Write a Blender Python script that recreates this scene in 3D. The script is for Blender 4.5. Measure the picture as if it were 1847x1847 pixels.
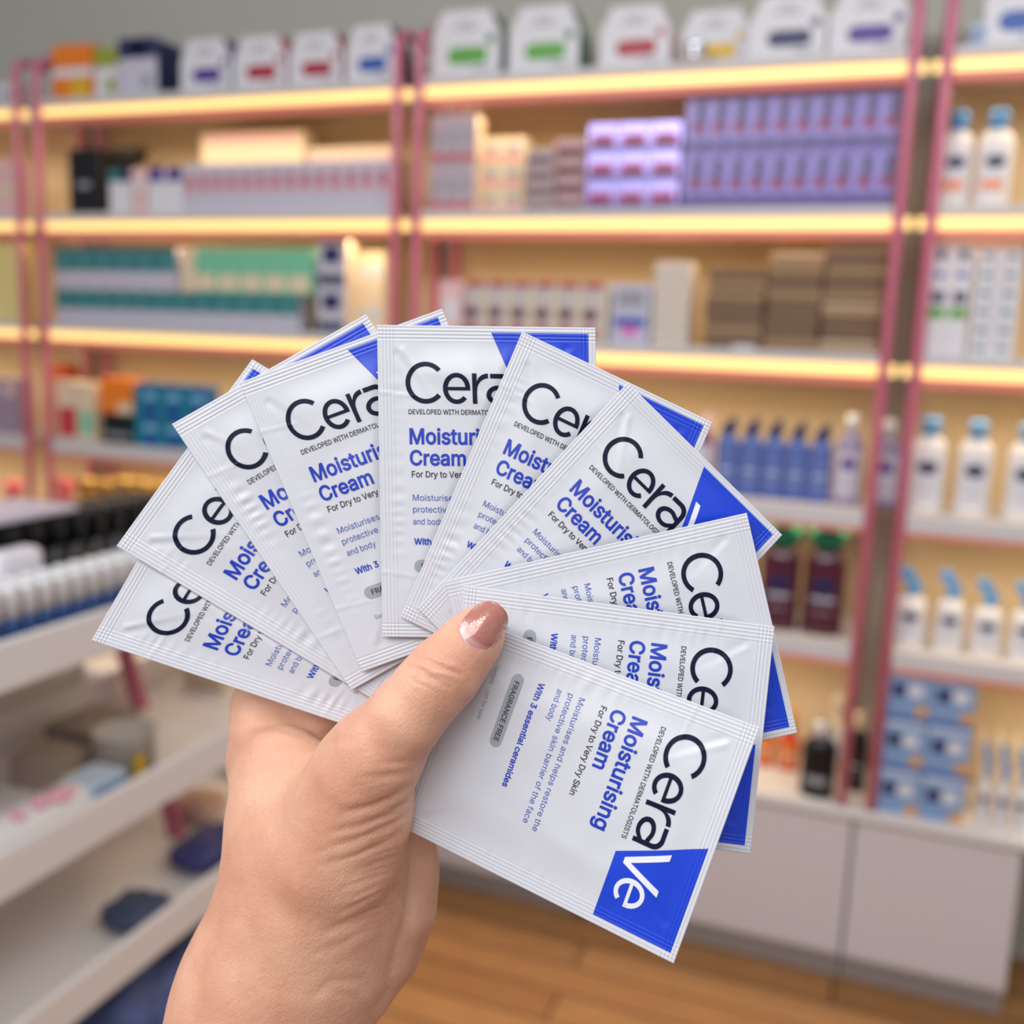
import bpy, bmesh, math, random
import numpy as np
from mathutils import Vector, Matrix
from mathutils.bvhtree import BVHTree

for o in list(bpy.data.objects): bpy.data.objects.remove(o)
S = bpy.context.scene
COL = S.collection
random.seed(7); NR = np.random.RandomState(5)

# ------------------------------------------------------------------ camera
F = 1827.5; CX = 923.5
R = np.array([[0.9357464809, 0.3505284653, 0.0388370746],
              [0.0932156020, -0.1396185345, -0.9858080525],
              [-0.3401314083, 0.9260866373, -0.1633222742]])      # rows: right, down, forward
CP = np.array([0, 0, 1.5])
cam = bpy.data.cameras.new('camera'); camo = bpy.data.objects.new('camera', cam); COL.objects.link(camo)
M = Matrix(((R[0][0], -R[1][0], -R[2][0], CP[0]), (R[0][1], -R[1][1], -R[2][1], CP[1]),
            (R[0][2], -R[1][2], -R[2][2], CP[2]), (0, 0, 0, 1)))
camo.matrix_world = M
cam.sensor_width = 36; cam.lens = 36 * F / 1847; cam.clip_start = 0.01
cam.dof.use_dof = True; cam.dof.focus_distance = 0.292; cam.dof.aperture_fstop = 7.2
S.camera = camo
# ------------------------------------------------------------------ world, ceiling lights, exposure
W = bpy.data.worlds.new('world'); S.world = W; W.use_nodes = True
W.node_tree.nodes['Background'].inputs[0].default_value = (0.80, 0.86, 1.0, 1)
W.node_tree.nodes['Background'].inputs[1].default_value = 0.30
def area(name, loc, size, sizey, power, col, aim=None, rot=None):
    l = bpy.data.lights.new(name, 'AREA'); l.shape = 'RECTANGLE'; l.size = size; l.size_y = sizey
    l.energy = power; l.color = col
    o = bpy.data.objects.new(name, l); COL.objects.link(o); o.location = loc
    if aim is not None: o.rotation_euler = (Vector(aim) - Vector(loc)).to_track_quat('-Z', 'Y').to_euler()
    if rot is not None: o.rotation_euler = rot
    return o
area('ceiling_light_panel', (-1.6, -0.9, 2.9), 1.4, 1.0, 30, (1, .985, .97), aim=(-0.3, .5, 1.3))
area('ceiling_light_row', (0.9, 0.7, 2.95), 1.2, 1.2, 18, (1, .985, .97), aim=(0.2, 1.2, 0.6))
area('ceiling_light_rear', (-0.2, -1.6, 2.9), 2.4, 1.2, 50, (1, .985, .98), aim=(-0.3, 1.8, 1.0))
S.view_settings.view_transform = 'Standard'; S.view_settings.look = 'None'
S.view_settings.gamma = 1; S.view_settings.exposure = 0.0; S.view_settings.use_curve_mapping = False

# ------------------------------------------------------------------ helpers
def unproj(px, py, Y):
    d = R.T @ np.array([(px - CX) / F, (py - CX) / F, 1.0]); return d * (Y / d[1]) + CP
def onX(px, py, X):
    d = R.T @ np.array([(px - CX) / F, (py - CX) / F, 1.0]); return d * (X / d[0]) + CP
def near(px, py, zmm):                       # a point at camera depth z (mm)
    z = zmm / 1000.; return R.T @ np.array([(px - CX) / F * z, (py - CX) / F * z, z]) + CP
def lin(c):
    return tuple(((x / 255.) / 12.92 if x / 255. <= .04045 else ((x / 255. + .055) / 1.055) ** 2.4) for x in c)
MATS = {}
def mat(name, c, rough=.5, metal=0, emit=0, spec=.5, coat=0, noise=0, nscale=20, trans=0, alpha=1):
    if name in MATS: return MATS[name]
    m = bpy.data.materials.new(name); m.use_nodes = True; nt = m.node_tree; b = nt.nodes['Principled BSDF']
    col = (*lin(c), 1)
    b.inputs['Base Color'].default_value = col; b.inputs['Roughness'].default_value = rough
    b.inputs['Metallic'].default_value = metal; b.inputs['Specular IOR Level'].default_value = spec
    b.inputs['Coat Weight'].default_value = coat; b.inputs['Transmission Weight'].default_value = trans
    if emit:
        b.inputs['Emission Color'].default_value = col; b.inputs['Emission Strength'].default_value = emit
    if noise:
        n = nt.nodes.new('ShaderNodeTexNoise'); n.inputs['Scale'].default_value = nscale
        tc = nt.nodes.new('ShaderNodeTexCoord'); nt.links.new(tc.outputs['Object'], n.inputs['Vector'])
        r = nt.nodes.new('ShaderNodeValToRGB')
        r.color_ramp.elements[0].color = tuple(x * (1 - noise) for x in col[:3]) + (1,)
        r.color_ramp.elements[1].color = tuple(min(1, x * (1 + noise)) for x in col[:3]) + (1,)
        nt.links.new(n.outputs['Fac'], r.inputs['Fac']); nt.links.new(r.outputs['Color'], b.inputs['Base Color'])
    MATS[name] = m; return m

class MB:
    def __init__(s): s.v = []; s.f = []; s.m = []; s.mats = []; s.sm = []
    def mi(s, m):
        if m not in s.mats: s.mats.append(m)
        return s.mats.index(m)
    def add(s, vs, fs, m, smooth=False):
        o = len(s.v); i = s.mi(m); s.v += [tuple(v) for v in vs]
        for f in fs: s.f.append(tuple(o + k for k in f)); s.m.append(i); s.sm.append(smooth)
    def box(s, x0, x1, y0, y1, z0, z1, m, b=0.0):
        if b <= 0:
            v = [(x, y, z) for z in (z0, z1) for y in (y0, y1) for x in (x0, x1)]
            s.add(v, [(0, 2, 3, 1), (4, 5, 7, 6), (0, 1, 5, 4), (2, 6, 7, 3), (0, 4, 6, 2), (1, 3, 7, 5)], m); return
        bm = bmesh.new(); bmesh.ops.create_cube(bm, size=1)
        for v in bm.verts: v.co = Vector(((x0 + x1) / 2 + v.co.x * (x1 - x0), (y0 + y1) / 2 + v.co.y * (y1 - y0), (z0 + z1) / 2 + v.co.z * (z1 - z0)))
        bmesh.ops.bevel(bm, geom=bm.edges[:], offset=b, segments=2, affect='EDGES', profile=.5)
        s.frombm(bm, m)
    def frombm(s, bm, m, smooth=False):
        bm.verts.ensure_lookup_table(); bm.verts.index_update()
        s.add([v.co[:] for v in bm.verts], [[v.index for v in f.verts] for f in bm.faces], m, smooth); bm.free()
    def prism(s, poly, y0, y1, m, mside=None):          # polygon in x,z extruded along y (front = y0)
        n = len(poly); v = [(x, y0, z) for x, z in poly] + [(x, y1, z) for x, z in poly]
        s.add(v, [tuple(range(n)), tuple(range(2 * n - 1, n - 1, -1))], m)
        s.add(v, [(i, i + n, (i + 1) % n + n, (i + 1) % n) for i in range(n)], mside or m)
    def lathe(s, prof, m, c=(0, 0, 0), n=24, sx=1, sy=1, smooth=True):   # prof: (r,z)
        v = []
        for r, z in prof:
            for k in range(n):
                a = 2 * math.pi * k / n; v.append((c[0] + r * math.cos(a) * sx, c[1] + r * math.sin(a) * sy, c[2] + z))
        f = [(i * n + k, i * n + (k + 1) % n, (i + 1) * n + (k + 1) % n, (i + 1) * n + k) for i in range(len(prof) - 1) for k in range(n)]
        f += [tuple(range(n - 1, -1, -1)), tuple(range((len(prof) - 1) * n, len(prof) * n))]
        s.add(v, f, m, smooth)
    def tube(s, pts, r, m, n=12):
        P = [Vector(p) for p in pts]; v = []; up = None
        for i, p in enumerate(P):
            d = (P[min(i + 1, len(P) - 1)] - P[max(i - 1, 0)]).normalized()
            if up is None: up = Vector((0, 0, 1)) if abs(d.z) < .9 else Vector((1, 0, 0))
            a = d.cross(up).normalized(); b = a.cross(d).normalized(); up = b
            rr = r[i] if isinstance(r, (list, tuple)) else r
            for k in range(n):
                t = 2 * math.pi * k / n; v.append(p + a * rr * math.cos(t) + b * rr * math.sin(t))
        f = [(i * n + k, i * n + (k + 1) % n, (i + 1) * n + (k + 1) % n, (i + 1) * n + k) for i in range(len(P) - 1) for k in range(n)]
        f += [tuple(range(n - 1, -1, -1)), tuple(range((len(P) - 1) * n, len(P) * n))]
        s.add(v, f, m, True)
    def build(s, name, parent=None, loc=None):
        me = bpy.data.meshes.new(name); me.from_pydata(s.v, [], s.f)
        for m in s.mats: me.materials.append(m)
        me.polygons.foreach_set('material_index', s.m); me.polygons.foreach_set('use_smooth', s.sm); me.update()
        o = bpy.data.objects.new(name, me); COL.objects.link(o)
        if parent: o.parent = parent
        if loc: o.location = loc
        return o
def tag(o, label=None, cat=None, group=None, kind=None):
    for k, v in (('label', label), ('category', cat), ('group', group), ('kind', kind)):
        if v: o[k] = v
    return o
def empty(name, loc=(0, 0, 0), rz=0):
    o = bpy.data.objects.new(name, None); o.empty_display_size = .02; COL.objects.link(o); o.location = loc; o.rotation_euler = (0, 0, rz); return o
def copy_tree(o, parent=None):
    c = o.copy(); COL.objects.link(c); c.parent = parent
    for ch in [q for q in o.children]: copy_tree(ch, c)
    return c
ORD = ['leftmost', 'second', 'third', 'fourth', 'fifth', 'sixth', 'seventh', 'eighth', 'ninth', 'tenth', 'eleventh', 'twelfth', 'thirteenth', 'fourteenth', 'fifteenth', 'sixteenth', 'seventeenth', 'eighteenth', 'nineteenth', 'twentieth']
def nth(i, n):
    if i == 0: return 'leftmost'
    if i == n - 1: return 'rightmost'
    return ORD[i] + ' from left'

# ------------------------------------------------------------------ the room
YF = 2.4; YB = 2.68
SZ = [2.145, 1.826, 1.510, 1.160, 0.845, 0.455]          # top of each shelf board; the last is the cupboard top
PX = [-2.474, -2.396, -1.231, -1.171, -0.022, 0.044]     # the pink end frames
wallm = mat('wall_paint', (180, 178, 166), .85, noise=.03, nscale=2)
b = MB(); b.box(-5, 2.6, 2.70, 2.78, 0, 3.1, wallm); tag(b.build('wall_back'), kind='structure')
# floor of wooden boards running along the shelves
fm = bpy.data.materials.new('wood_floor'); fm.use_nodes = True; nt = fm.node_tree; pb = nt.nodes['Principled BSDF']
tc = nt.nodes.new('ShaderNodeTexCoord'); br = nt.nodes.new('ShaderNodeTexBrick')
br.inputs['Color1'].default_value = (*lin((188, 136, 84)), 1); br.inputs['Color2'].default_value = (*lin((164, 114, 66)), 1)
br.inputs['Mortar'].default_value = (*lin((88, 50, 26)), 1); br.inputs['Scale'].default_value = 1
br.inputs['Mortar Size'].default_value = .004; br.inputs['Brick Width'].default_value = 1.2; br.inputs['Row Height'].default_value = .11
nz = nt.nodes.new('ShaderNodeTexNoise'); nz.inputs['Scale'].default_value = 9
mp = nt.nodes.new('ShaderNodeMapping'); mp.inputs['Scale'].default_value = (1, 14, 1)
mx = nt.nodes.new('ShaderNodeMix'); mx.data_type = 'RGBA'; mx.blend_type = 'MULTIPLY'; mx.inputs['Factor'].default_value = .5
rp = nt.nodes.new('ShaderNodeValToRGB'); rp.color_ramp.elements[0].color = (.45, .4, .35, 1); rp.color_ramp.elements[0].position = .3; rp.color_ramp.elements[1].position = .65
nt.links.new(tc.outputs['Object'], br.inputs['Vector']); nt.links.new(tc.outputs['Object'], mp.inputs['Vector']); nt.links.new(mp.outputs['Vector'], nz.inputs['Vector'])
nt.links.new(nz.outputs['Fac'], rp.inputs['Fac']); nt.links.new(br.outputs['Color'], mx.inputs['A']); nt.links.new(rp.outputs['Color'], mx.inputs['B'])
nt.links.new(mx.outputs['Result'], pb.inputs['Base Color']); pb.inputs['Roughness'].default_value = .35
b = MB(); b.box(-5, 2.6, -2.5, 2.72, -.05, 0, fm); tag(b.build('floor'), kind='structure')

# ------------------------------------------------------------------ shelving units
pink = mat('pink_paint', (212, 118, 144), .35)
rail = mat('rail_pink_lit', (232, 134, 116), .4)  # pink paint shifted to salmon, with the strips' warm light put into the colour
boardm = mat('shelf_white', (205, 200, 200), .45)
backm = mat('back_panel_cream', (214, 190, 150), .7)
ledm = mat('led_strip', (255, 220, 140), .4, emit=.95)
cupm = mat('cupboard_white', (210, 204, 205), .5)
plm = mat('plinth_grey', (150, 140, 136), .5)
glow = []
def led(x0, x1, z, parent):
    l = bpy.data.lights.new('led_tape', 'AREA'); l.shape = 'RECTANGLE'; l.size = x1 - x0; l.size_y = .012
    l.energy = 1.6 * (x1 - x0); l.color = (1, .76, .46); o = bpy.data.objects.new('led_tape', l); COL.objects.link(o)
    o.location = ((x0 + x1) / 2, YF + .05, z); o.rotation_euler = (math.radians(0), 0, 0); o.parent = parent
bays = [('far left', -3.62, PX[0]), ('left', PX[1], PX[2]), ('middle', PX[3], PX[4]), ('right', PX[5], 1.19)]
for bi, (bn, x0, x1) in enumerate(bays):
    u = empty('shelving_unit', ((x0 + x1) / 2, YF + .14, .455)); ox, oy, oz = u.location
    side = ['cut off by the left edge of the photo', 'left of the middle pink posts, above the drawered rack', 'in the centre, behind the fanned sachets', 'cut off by the right edge of the photo'][bi]
    tag(u, 'lit pink framed shelving bay ' + side, 'shelving unit')
    m = MB(); m.box(x0 + .005, x1 - .005, YB, YB + .012, .46, 2.14, backm); o = m.build('back_panel', u); o.location = (-ox, -oy, -oz)
    for si, z in enumerate(SZ[:5]):
        m = MB(); m.box(x0 + .012, x1 - .012, YF + .0, YB - .001, z - .022, z, boardm, .002)
        if si >= 3: m.box(x0 + .012, x1 - .012, YF - .005, YF + .01, z - .04, z - .0185, boardm, .002)
        sh = m.build('shelf_board', u); sh.location = (-ox, -oy, -oz)
        m = MB(); 
        if si < 3:
            m.box(x0 - .027, x1 + .027, YF + .0125, YF + .024, z - .049, z - .0225, ledm, .003); m.build('light_strip', sh)
            m = MB(); m.box(x0 + .012, x1 - .012, YF - .004, YF + .030, z - .071, z - .0495, rail, .004); m.build('rail', sh)
            led(x0 + .03, x1 - .03, z - .074, sh)
        else:
            m.box(x0 + .012, x1 - .012, YF - .004, YF + .012, z - .052, z - .0405, rail, .003); m.build('rail', sh)
            led(x0 + .03, x1 - .03, z - .055, sh)
    for px in (x0, x1):
        m = MB(); zt = 2.262; pts = [(px, YF, .455), (px, YF, zt - .06)]
        for k in range(1, 7):
            a = k / 6 * math.pi / 2; pts.append((px, YF + .05 * (1 - math.cos(a)), zt - .06 + .06 * math.sin(a)))
        for k in range(0, 7):
            a = k / 6 * math.pi / 2; pts.append((px, YF + .20 + .05 * math.sin(a), zt - .06 + .06 * math.cos(a)))
        pts.append((px, YF + .25, .455)); m.tube(pts, .0115, pink); o = m.build('end_frame', u); o.location = (-ox, -oy, -oz)
# cupboards under the shelves
cups = [(-3.62, -2.44), (-2.435, -1.205), (-1.20, .008), (.012, .372)]
names = ['furthest left base cupboard, mostly behind the white rack', 'low white base cupboard left of the wrist', 'low white base cupboard right of the wrist, below the black pump bottle', 'rightmost low white base cupboard below the pale blue boxes']
cx0s = [-3.62, -2.435, -1.20, .012]
for i, (x0, x1) in enumerate(cups):
    u = empty('base_cupboard', ((x0 + x1) / 2, YF + .15, 0)); ox, oy, oz = u.location
    tag(u, names[i], 'cupboard')
    def P(m, n, par=u):
        o = m.build(n, par); o.location = (-ox, -oy, -oz) if par is u else (0, 0, 0); return o
    m = MB(); m.box(x0, x1, YF + .015, YB, .075, .43, cupm); P(m, 'carcass')
    m = MB(); m.box(x0, x1, YF + .03, YB, .0, .0745, plm); m.box(x0, x1, YF + .012, YF + .0295, .062, .0745, cupm); P(m, 'plinth')
    xm = (x0 + x1) / 2; ds = [(x0, xm), (xm, x1)] if x1 - x0 > .7 else [(x0, x1)]
    ds = [(x0, x1)]
    for a, c in ds:
        m = MB(); m.box(a + .002, c - .002, YF - .004, YF + .0145, .078, .420, cupm, .002); P(m, 'door_panel')
    if i:
        m = MB(); m.tube([(x0 + .55, YF + .02, .001), (x0 + .55, YF + .02, .0615)], .012, mat('foot_brown', (120, 80, 60), .4)) if i == 2 else None
        if i == 2: P(m, 'foot')
m = MB(); m.box(-3.62, 1.19, YF - .018, YB, .431, .4545, mat('worktop_white', (226, 222, 220), .35), .003)
tag(m.build('worktop'), 'long white worktop running along the base cupboards under the shelves', 'worktop')

# ------------------------------------------------------------------ goods on the shelves
white = mat('carton_white', (222, 220, 224), .45); lilacw = mat('carton_lilac_white', (200, 196, 210), .45)
cream = mat('carton_cream', (226, 208, 178), .5); greytxt = mat('print_grey', (150, 152, 158), .5)
def C(n, c, r=.4, **k): return mat(n, c, r, **k)
red = C('print_red', (196, 62, 74)); crimson = C('print_crimson', (170, 20, 50)); navy = C('print_navy', (28, 34, 84)); purple = C('print_purple', (74, 44, 140))
teal = C('carton_teal', (52, 124, 128)); green = C('print_green', (70, 150, 50)); dgreen = C('print_dark_green', (20, 110, 70)); orange = C('carton_orange', (238, 128, 26))
black = C('black_plastic', (16, 16, 20), .3); maroon = C('carton_maroon', (100, 30, 48)); lilac = C('carton_lilac', (138, 122, 204), .28); dpurple = C('carton_deep_purple', (60, 40, 124), .3)
silverl = C('carton_silver_lilac', (160, 148, 214), .22, metal=.4); kraft = C('kraft_card', (166, 136, 100), .7, noise=.12, nscale=30); kraft2 = C('kraft_card_dark', (112, 86, 68), .7, noise=.1, nscale=30)
mint = C('carton_mint', (120, 196, 160)); yellow = C('print_yellow', (222, 178, 30)); skyb = C('plastic_sky_blue', (96, 160, 214), .3); blue = C('print_blue', (36, 84, 170))
olive = C('print_olive', (150, 160, 50)); pinkc = C('carton_pink', (232, 190, 190)); peach = C('print_peach', (236, 150, 110)); lblue = C('carton_light_blue', (128, 160, 202)); ltblue2 = C('print_pale_blue', (190, 206, 222))
tealg = C('plastic_green_cap', (18, 116, 90), .35); maroonb = C('maroon_bottle', (70, 18, 38), .15, coat=.5); bodyw = C('bottle_white', (232, 228, 224), .35); bluep = C('bottle_blue', (70, 96, 168), .3)
blued = C('carton_deep_blue', (20, 90, 150)); tealb = C('carton_bright_teal', (20, 130, 150)); gold = C('gold_cap', (200, 160, 80), .25, metal=.7); glass = C('clear_plastic', (210, 214, 220), .15)

def carton(name, w, d, h, base, patches=(), side=None, bev=.0015):
    m = MB(); m.box(-w / 2, w / 2, 0, d, 0, h, base, min(bev, w * .08))
    for (a0, a1, c0, c1, mm) in patches:
        m.box(-w / 2 + a0 * w, -w / 2 + a1 * w, -.0006, .0003, c0 * h, c1 * h, mm)
    if side:
        for sx in (-1, 1): m.box(sx * w / 2 - .0004, sx * w / 2 + .0006, .003, d - .003, .004, h - .004, side)
    return m
def geom(x0, x1, top, shelf, Y):
    a = unproj(x0, top, Y)[0]; c = unproj(x1, top, Y)[0]; z = unproj((x0 + x1) / 2, top, Y)[2]
    return (a + c) / 2, c - a, z - (SZ[shelf] if isinstance(shelf, int) else shelf)
SHN = ['top', 'second', 'third', 'fourth', 'fifth', 'worktop']
def shelfname(s): return 'on the worktop' if s == 5 else 'on the %s shelf' % SHN[s]
def row(name, n, x0, x1, top, shelf, d, base, patches, label, cat='box', Y=2.43, group=None, layers=1, gap=.0012, side=None, lname=('lower row', 'upper row', 'top row'), htot=None, single=None):
    cx, w, h = geom(x0, x1, top, shelf, Y); hh = (htot or h) / layers; ww = w / n
    proto = None
    for L in range(layers):
        for i in range(n):
            if proto is None:
                o = proto = carton(name, ww - gap, d, hh - .0006, base, patches, side).build(name)
            else:
                o = proto.copy(); COL.objects.link(o)
            o.location = (cx - w / 2 + ww * (i + .5), Y, SZ[shelf] + L * hh + .0003)
            if n * layers == 1: lb = label
            else:
                pos = nth(i, n) if n > 1 else ''
                if layers > 1: pos += (' in ' if n > 1 else '') + (lname[L] if layers <= 3 else ('%s layer up' % ('bottom' if L == 0 else ORD[L])))
                lb = label + ', ' + pos.strip()
            tag(o, lb, cat, group if n * layers > 1 else None)
    return proto

# --- top shelf
def housebox(x0, x1, top, colr, side, label, pill2=None):
    cx, w, h = geom(x0, x1, top, 0, 2.44); root = empty('gift_box', (cx, 2.44, SZ[0])); tag(root, label, 'box', 'gable topped gift boxes on the top shelf')
    m = MB(); t = w * .34
    m.prism([(-w / 2, 0), (w / 2, 0), (w / 2, h * .62), (t, h), (-t, h), (-w / 2, h * .62)], 0, .09, white, side); m.build('carton', root)
    m = MB()
    n = 10; pts = []
    pw, ph, pcx, pcz = w * .29, h * .125, w * .03, h * .34
    for k in range(2 * n + 2):
        a = math.pi / 2 - math.pi * k / n if k <= n else -math.pi / 2 - math.pi * (k - n - 1) / n
        cxx = pcx + (pw - ph) * (1 if k <= n else -1); pts.append((cxx + ph * math.cos(a), pcz + ph * math.sin(a)))
    m.prism(pts, -.0012, -.0002, colr)
    m.prism([(w * .36 + h * .075 * math.cos(a * .785), h * .56 + h * .075 * math.sin(a * .785)) for a in range(8)][::-1], -.0012, -.0002, pill2 or colr)
    m.box(-w * .18, w * .16, -.001, -.0002, h * .72, h * .75, greytxt); m.box(-w * .12, w * .1, -.001, -.0002, h * .80, h * .83, greytxt)
    m.box(w * .1, w * .4, -.001, -.0002, h * .12, h * .16, greytxt)
    m.build('printed_badge', root, None)
housebox(325, 416, 70, purple, purple, 'white gift box with purple pill badge beside the navy topped carton')
housebox(422, 516, 65, crimson, red, 'white gift box with red badge, right of the left bay purple one')
housebox(522, 617, 58, crimson, red, 'white gift box with red badge, left of the blue badged one')
housebox(625, 716, 45, blue, navy, 'white gift box with blue badge at the left bay end')
green = C('print_leaf', (84, 160, 50)); housebox(780, 905, 18, green, dgreen, 'white gift box with green badge, right beside middle posts', dgreen)
housebox(920, 1048, 10, green, dgreen, 'white gift box with green badge, second in the middle bay', dgreen)
housebox(1085, 1212, 10, crimson, pinkc, 'white gift box with red badge in the middle bay')
housebox(1222, 1350, 2, yellow, cream, 'white gift box with yellow badge behind the shiny dish')
housebox(1357, 1496, -10, navy, lilac, 'white gift box with dark purple badge, second from right posts')
housebox(1502, 1645, -20, purple, lilac, 'white gift box with violet badge next to right posts')
housebox(1785, 1900, -60, blue, ltblue2, 'white gift box with bright blue badge in the right bay')
row('carton', 1, 92, 165, 80, 0, .06, orange, [(0, 1, .42, .58, white), (.45, .9, .05, .38, yellow)], 'orange carton with white band at the left end of the top shelf')
row('carton', 1, 169, 211, 86, 0, .06, white, [(0, 1, .62, 1, olive), (.5, .9, .1, .4, olive)], 'narrow white and olive carton between orange and navy cartons')
row('carton', 1, 213, 282, 68, 0, .11, lilacw, [(0, 1, .66, 1, navy), (.42, .62, .7, .95, white), (.6, .85, .15, .35, greytxt)], 'tall navy topped pale carton on the top shelf', side=navy)
row('carton', 3, 1752, 1780, 40, 0, .05, ltblue2, [(.2, .6, .2, .8, blue)], 'slim pale blue striped carton right of the right posts', group='slim striped cartons')
row('carton', 1, -10, 30, 150, 0, .07, white, [(.2, .8, .3, .6, greytxt)], 'white carton on the far left bay top shelf')
# shiny dish in front of the yellow badge box
cx, w, h = geom(1215, 1290, 95, 0, 2.425)
m = MB(); m.lathe([(.02, 0), (.05, .006), (.052, .010), (.03, .008), (.012, .008), (.02, .03), (.028, .042), (.018, .05), (.004, .052)], C('chrome', (235, 238, 245), .08, metal=1), (0, 0, 0), n=28)
tag(m.build('chrome_dish', None, (cx, 2.47, SZ[0])), 'small shiny chrome dish in front of the yellow badged box', 'dish')
COL.objects['chrome_dish'].location = (cx, 2.385 + .05, SZ[0])
for o in COL.objects:
    if o.get('label', '').endswith('behind the shiny dish'): o.location.y = 2.50

# --- bottles
def bottle(name, w, h, bodym, capm, neck=.18, kind='pump', labelm=None, badge=None, extra=None, depth=.55, patch2=None):
    """origin at base centre; w,h overall"""
    root = empty(name); r = w / 2; hb = h * (1 - neck) if kind != 'cap' else h * (1 - neck)
    m = MB(); sh = hb * .14
    m.lathe([(r * .94, 0), (r, hb * .03), (r, hb - sh * 1.6), (r * .96, hb - sh), (r * .78, hb - sh * .45), (r * .42, hb - sh * .08), (r * .34, hb)], bodym, n=28, sy=depth)
    m.build('bottle_body', root)
    m = MB()
    if kind == 'pump':
        m.lathe([(r * .54, hb + .0004), (r * .54, hb + (h - hb) * .38), (r * .48, hb + (h - hb) * .42)], capm, n=18)
        m.lathe([(r * .12, hb + (h - hb) * .38), (r * .12, hb + (h - hb) * .7)], capm, n=10)
        m.lathe([(r * .58, hb + (h - hb) * .56), (r * .60, hb + (h - hb) * .8), (r * .46, h)], capm, n=18)
        m.box(-r * .16, r * .16, -r * 1.35, 0, hb + (h - hb) * .72, hb + (h - hb) * .92, capm, r * .05)
        m.build('pump_head', root)
    elif kind == 'slant':
        m.lathe([(r * .4, hb + .0004), (r * .4, hb + (h - hb) * .3)], capm, n=18)
        m.prism([(-r * .85, h), (-r * .25, h * 1.0), (r * .6, hb + (h - hb) * .35), (r * .42, hb + (h - hb) * .12), (r * .1, hb + (h - hb) * .12), (-r * .95, h - (h - hb) * .25)][::-1], -r * .36, r * .36, capm)
        m.build('trigger_cap', root)
    elif kind == 'cone':
        m.prism([(-r * .72, hb + .0004), (r * .62, hb + .0004), (r * .62, h), (r * .2, h * .995), (-r * .62, hb + (h - hb) * .3)], -r * .4, r * .4, capm); m.build('cap', root)
    elif kind == 'wide':
        m.lathe([(r * .62, hb - sh * .2), (r * .95, hb + (h - hb) * .45), (r * .98, h * .985), (r * .9, h)], capm, n=24, sy=.62); m.build('cap', root)
    else:
        m.lathe([(r * .42, hb + .0004), (r * .42, h * .99), (r * .36, h)], capm, n=18); m.build('cap', root)
    if labelm:
        m = MB(); n = 14; zz0, zz1 = hb * .12, hb * .76
        def strip(a0, a1, z0, z1, mm, off, ov=False):
            v = []; f = []; K = 12
            for k in range(K + 1):
                a = a0 + (a1 - a0) * k / K
                t = (k / K * 2 - 1); hz = (z1 - z0) / 2 * (math.sqrt(max(0, 1 - t * t)) if ov else 1); zc = (z0 + z1) / 2
                x = (r + off) * math.sin(a); y = -(r + off) * depth * math.cos(a)
                v += [(x, y, zc - hz), (x, y, zc + hz)]
            for k in range(K): f.append((2 * k, 2 * k + 2, 2 * k + 3, 2 * k + 1))
            m.add(v, f, mm, True)
        strip(-1.0, 1.0, zz0, zz1, labelm, .0005)
        if badge: strip(-.62, .62, hb * .50, hb * .66, badge, .0010, True)
        if patch2: strip(-.7, .55, hb * .22, hb * .36, patch2, .0010)
        else:
            strip(-.6, .6, hb * .40, hb * .44, ltblue2, .0010); strip(-.5, .5, hb * .26, hb * .28, greytxt, .0010)
        m.build('label', root)
    return root
def bottles(name, specs, shelf, proto_kw, label, cat='bottle', Y=2.47, group=None, rz=0, top=None, zbase=None):
    proto = None; n = len(specs)
    for i, (x0, x1, tp) in enumerate(specs):
        cx, w, h = geom(x0, x1, tp, shelf if zbase is None else zbase, Y)
        if proto is None: o = proto = bottle(name, w, h, **proto_kw); W0, H0 = w, h
        else: o = copy_tree(proto)
        o.scale = (w / W0, w / W0, h / H0); o.location = (cx, Y, SZ[shelf] if zbase is None else zbase); o.rotation_euler = (0, 0, rz)
        lb = label if isinstance(label, str) else label[i]
        if isinstance(label, str) and n > 1: lb = label + ', ' + nth(i, n)
        tag(o, lb, cat, group)
lotion = dict(bodym=bodyw, capm=skyb, labelm=white, badge=navy)
bottles('pump_bottle', [(1702, 1764, 203), (1772, 1838, 200)], 1, dict(lotion, patch2=peach), ['white pump bottle with orange patch right beside the right posts', 'white pump bottle with orange patch nearer the right photo edge'], group='orange patch pump bottles')
bottles('pump_bottle', [(1648, 1716, 752), (1736, 1800, 758), (1826, 1894, 764)], 3, lotion, 'large white lotion pump bottle on fourth shelf, right bay', group='lotion pump bottles on the fourth shelf')
bottles('pump_bottle', [(1622, 1680, 1025), (1696, 1750, 1030), (1762, 1818, 1046), (1832, 1888, 1052)], 4, dict(lotion, kind='slant', neck=.34), 'white bottle with slanted blue pump on fifth shelf', group='slanted blue pump bottles')
bottles('shampoo_bottle', [(1296, 1338, 752), (1338, 1380, 754), (1380, 1422, 756), (1422, 1464, 760), (1464, 1508, 764)], 3, dict(bodym=bluep, capm=navy, kind='cone', labelm=C('label_mid_blue', (92, 112, 178)), badge=None, neck=.2), 'blue bottle with navy pointed cap on fourth shelf', group='blue shampoo bottles')
bottles('shampoo_bottle', [(1252, 1292, 744)], 3, dict(bodym=C('bottle_plum', (110, 60, 110), .3), capm=pinkc, kind='cone', labelm=lilacw, neck=.2), 'plum bottle with pink cap behind the rightmost upper sachet corner')
bottles('mouthwash_bottle', [(1514, 1564, 748), (1580, 1632, 756)], 3, dict(bodym=C('bottle_grey_lilac', (140, 130, 165), .15), capm=glass, kind='cap', labelm=lilacw, badge=purple, neck=.2), ['grey lilac bottle with clear cap left of the right pink posts', 'grey lilac bottle with clear cap seen between the pink posts'])
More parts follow.
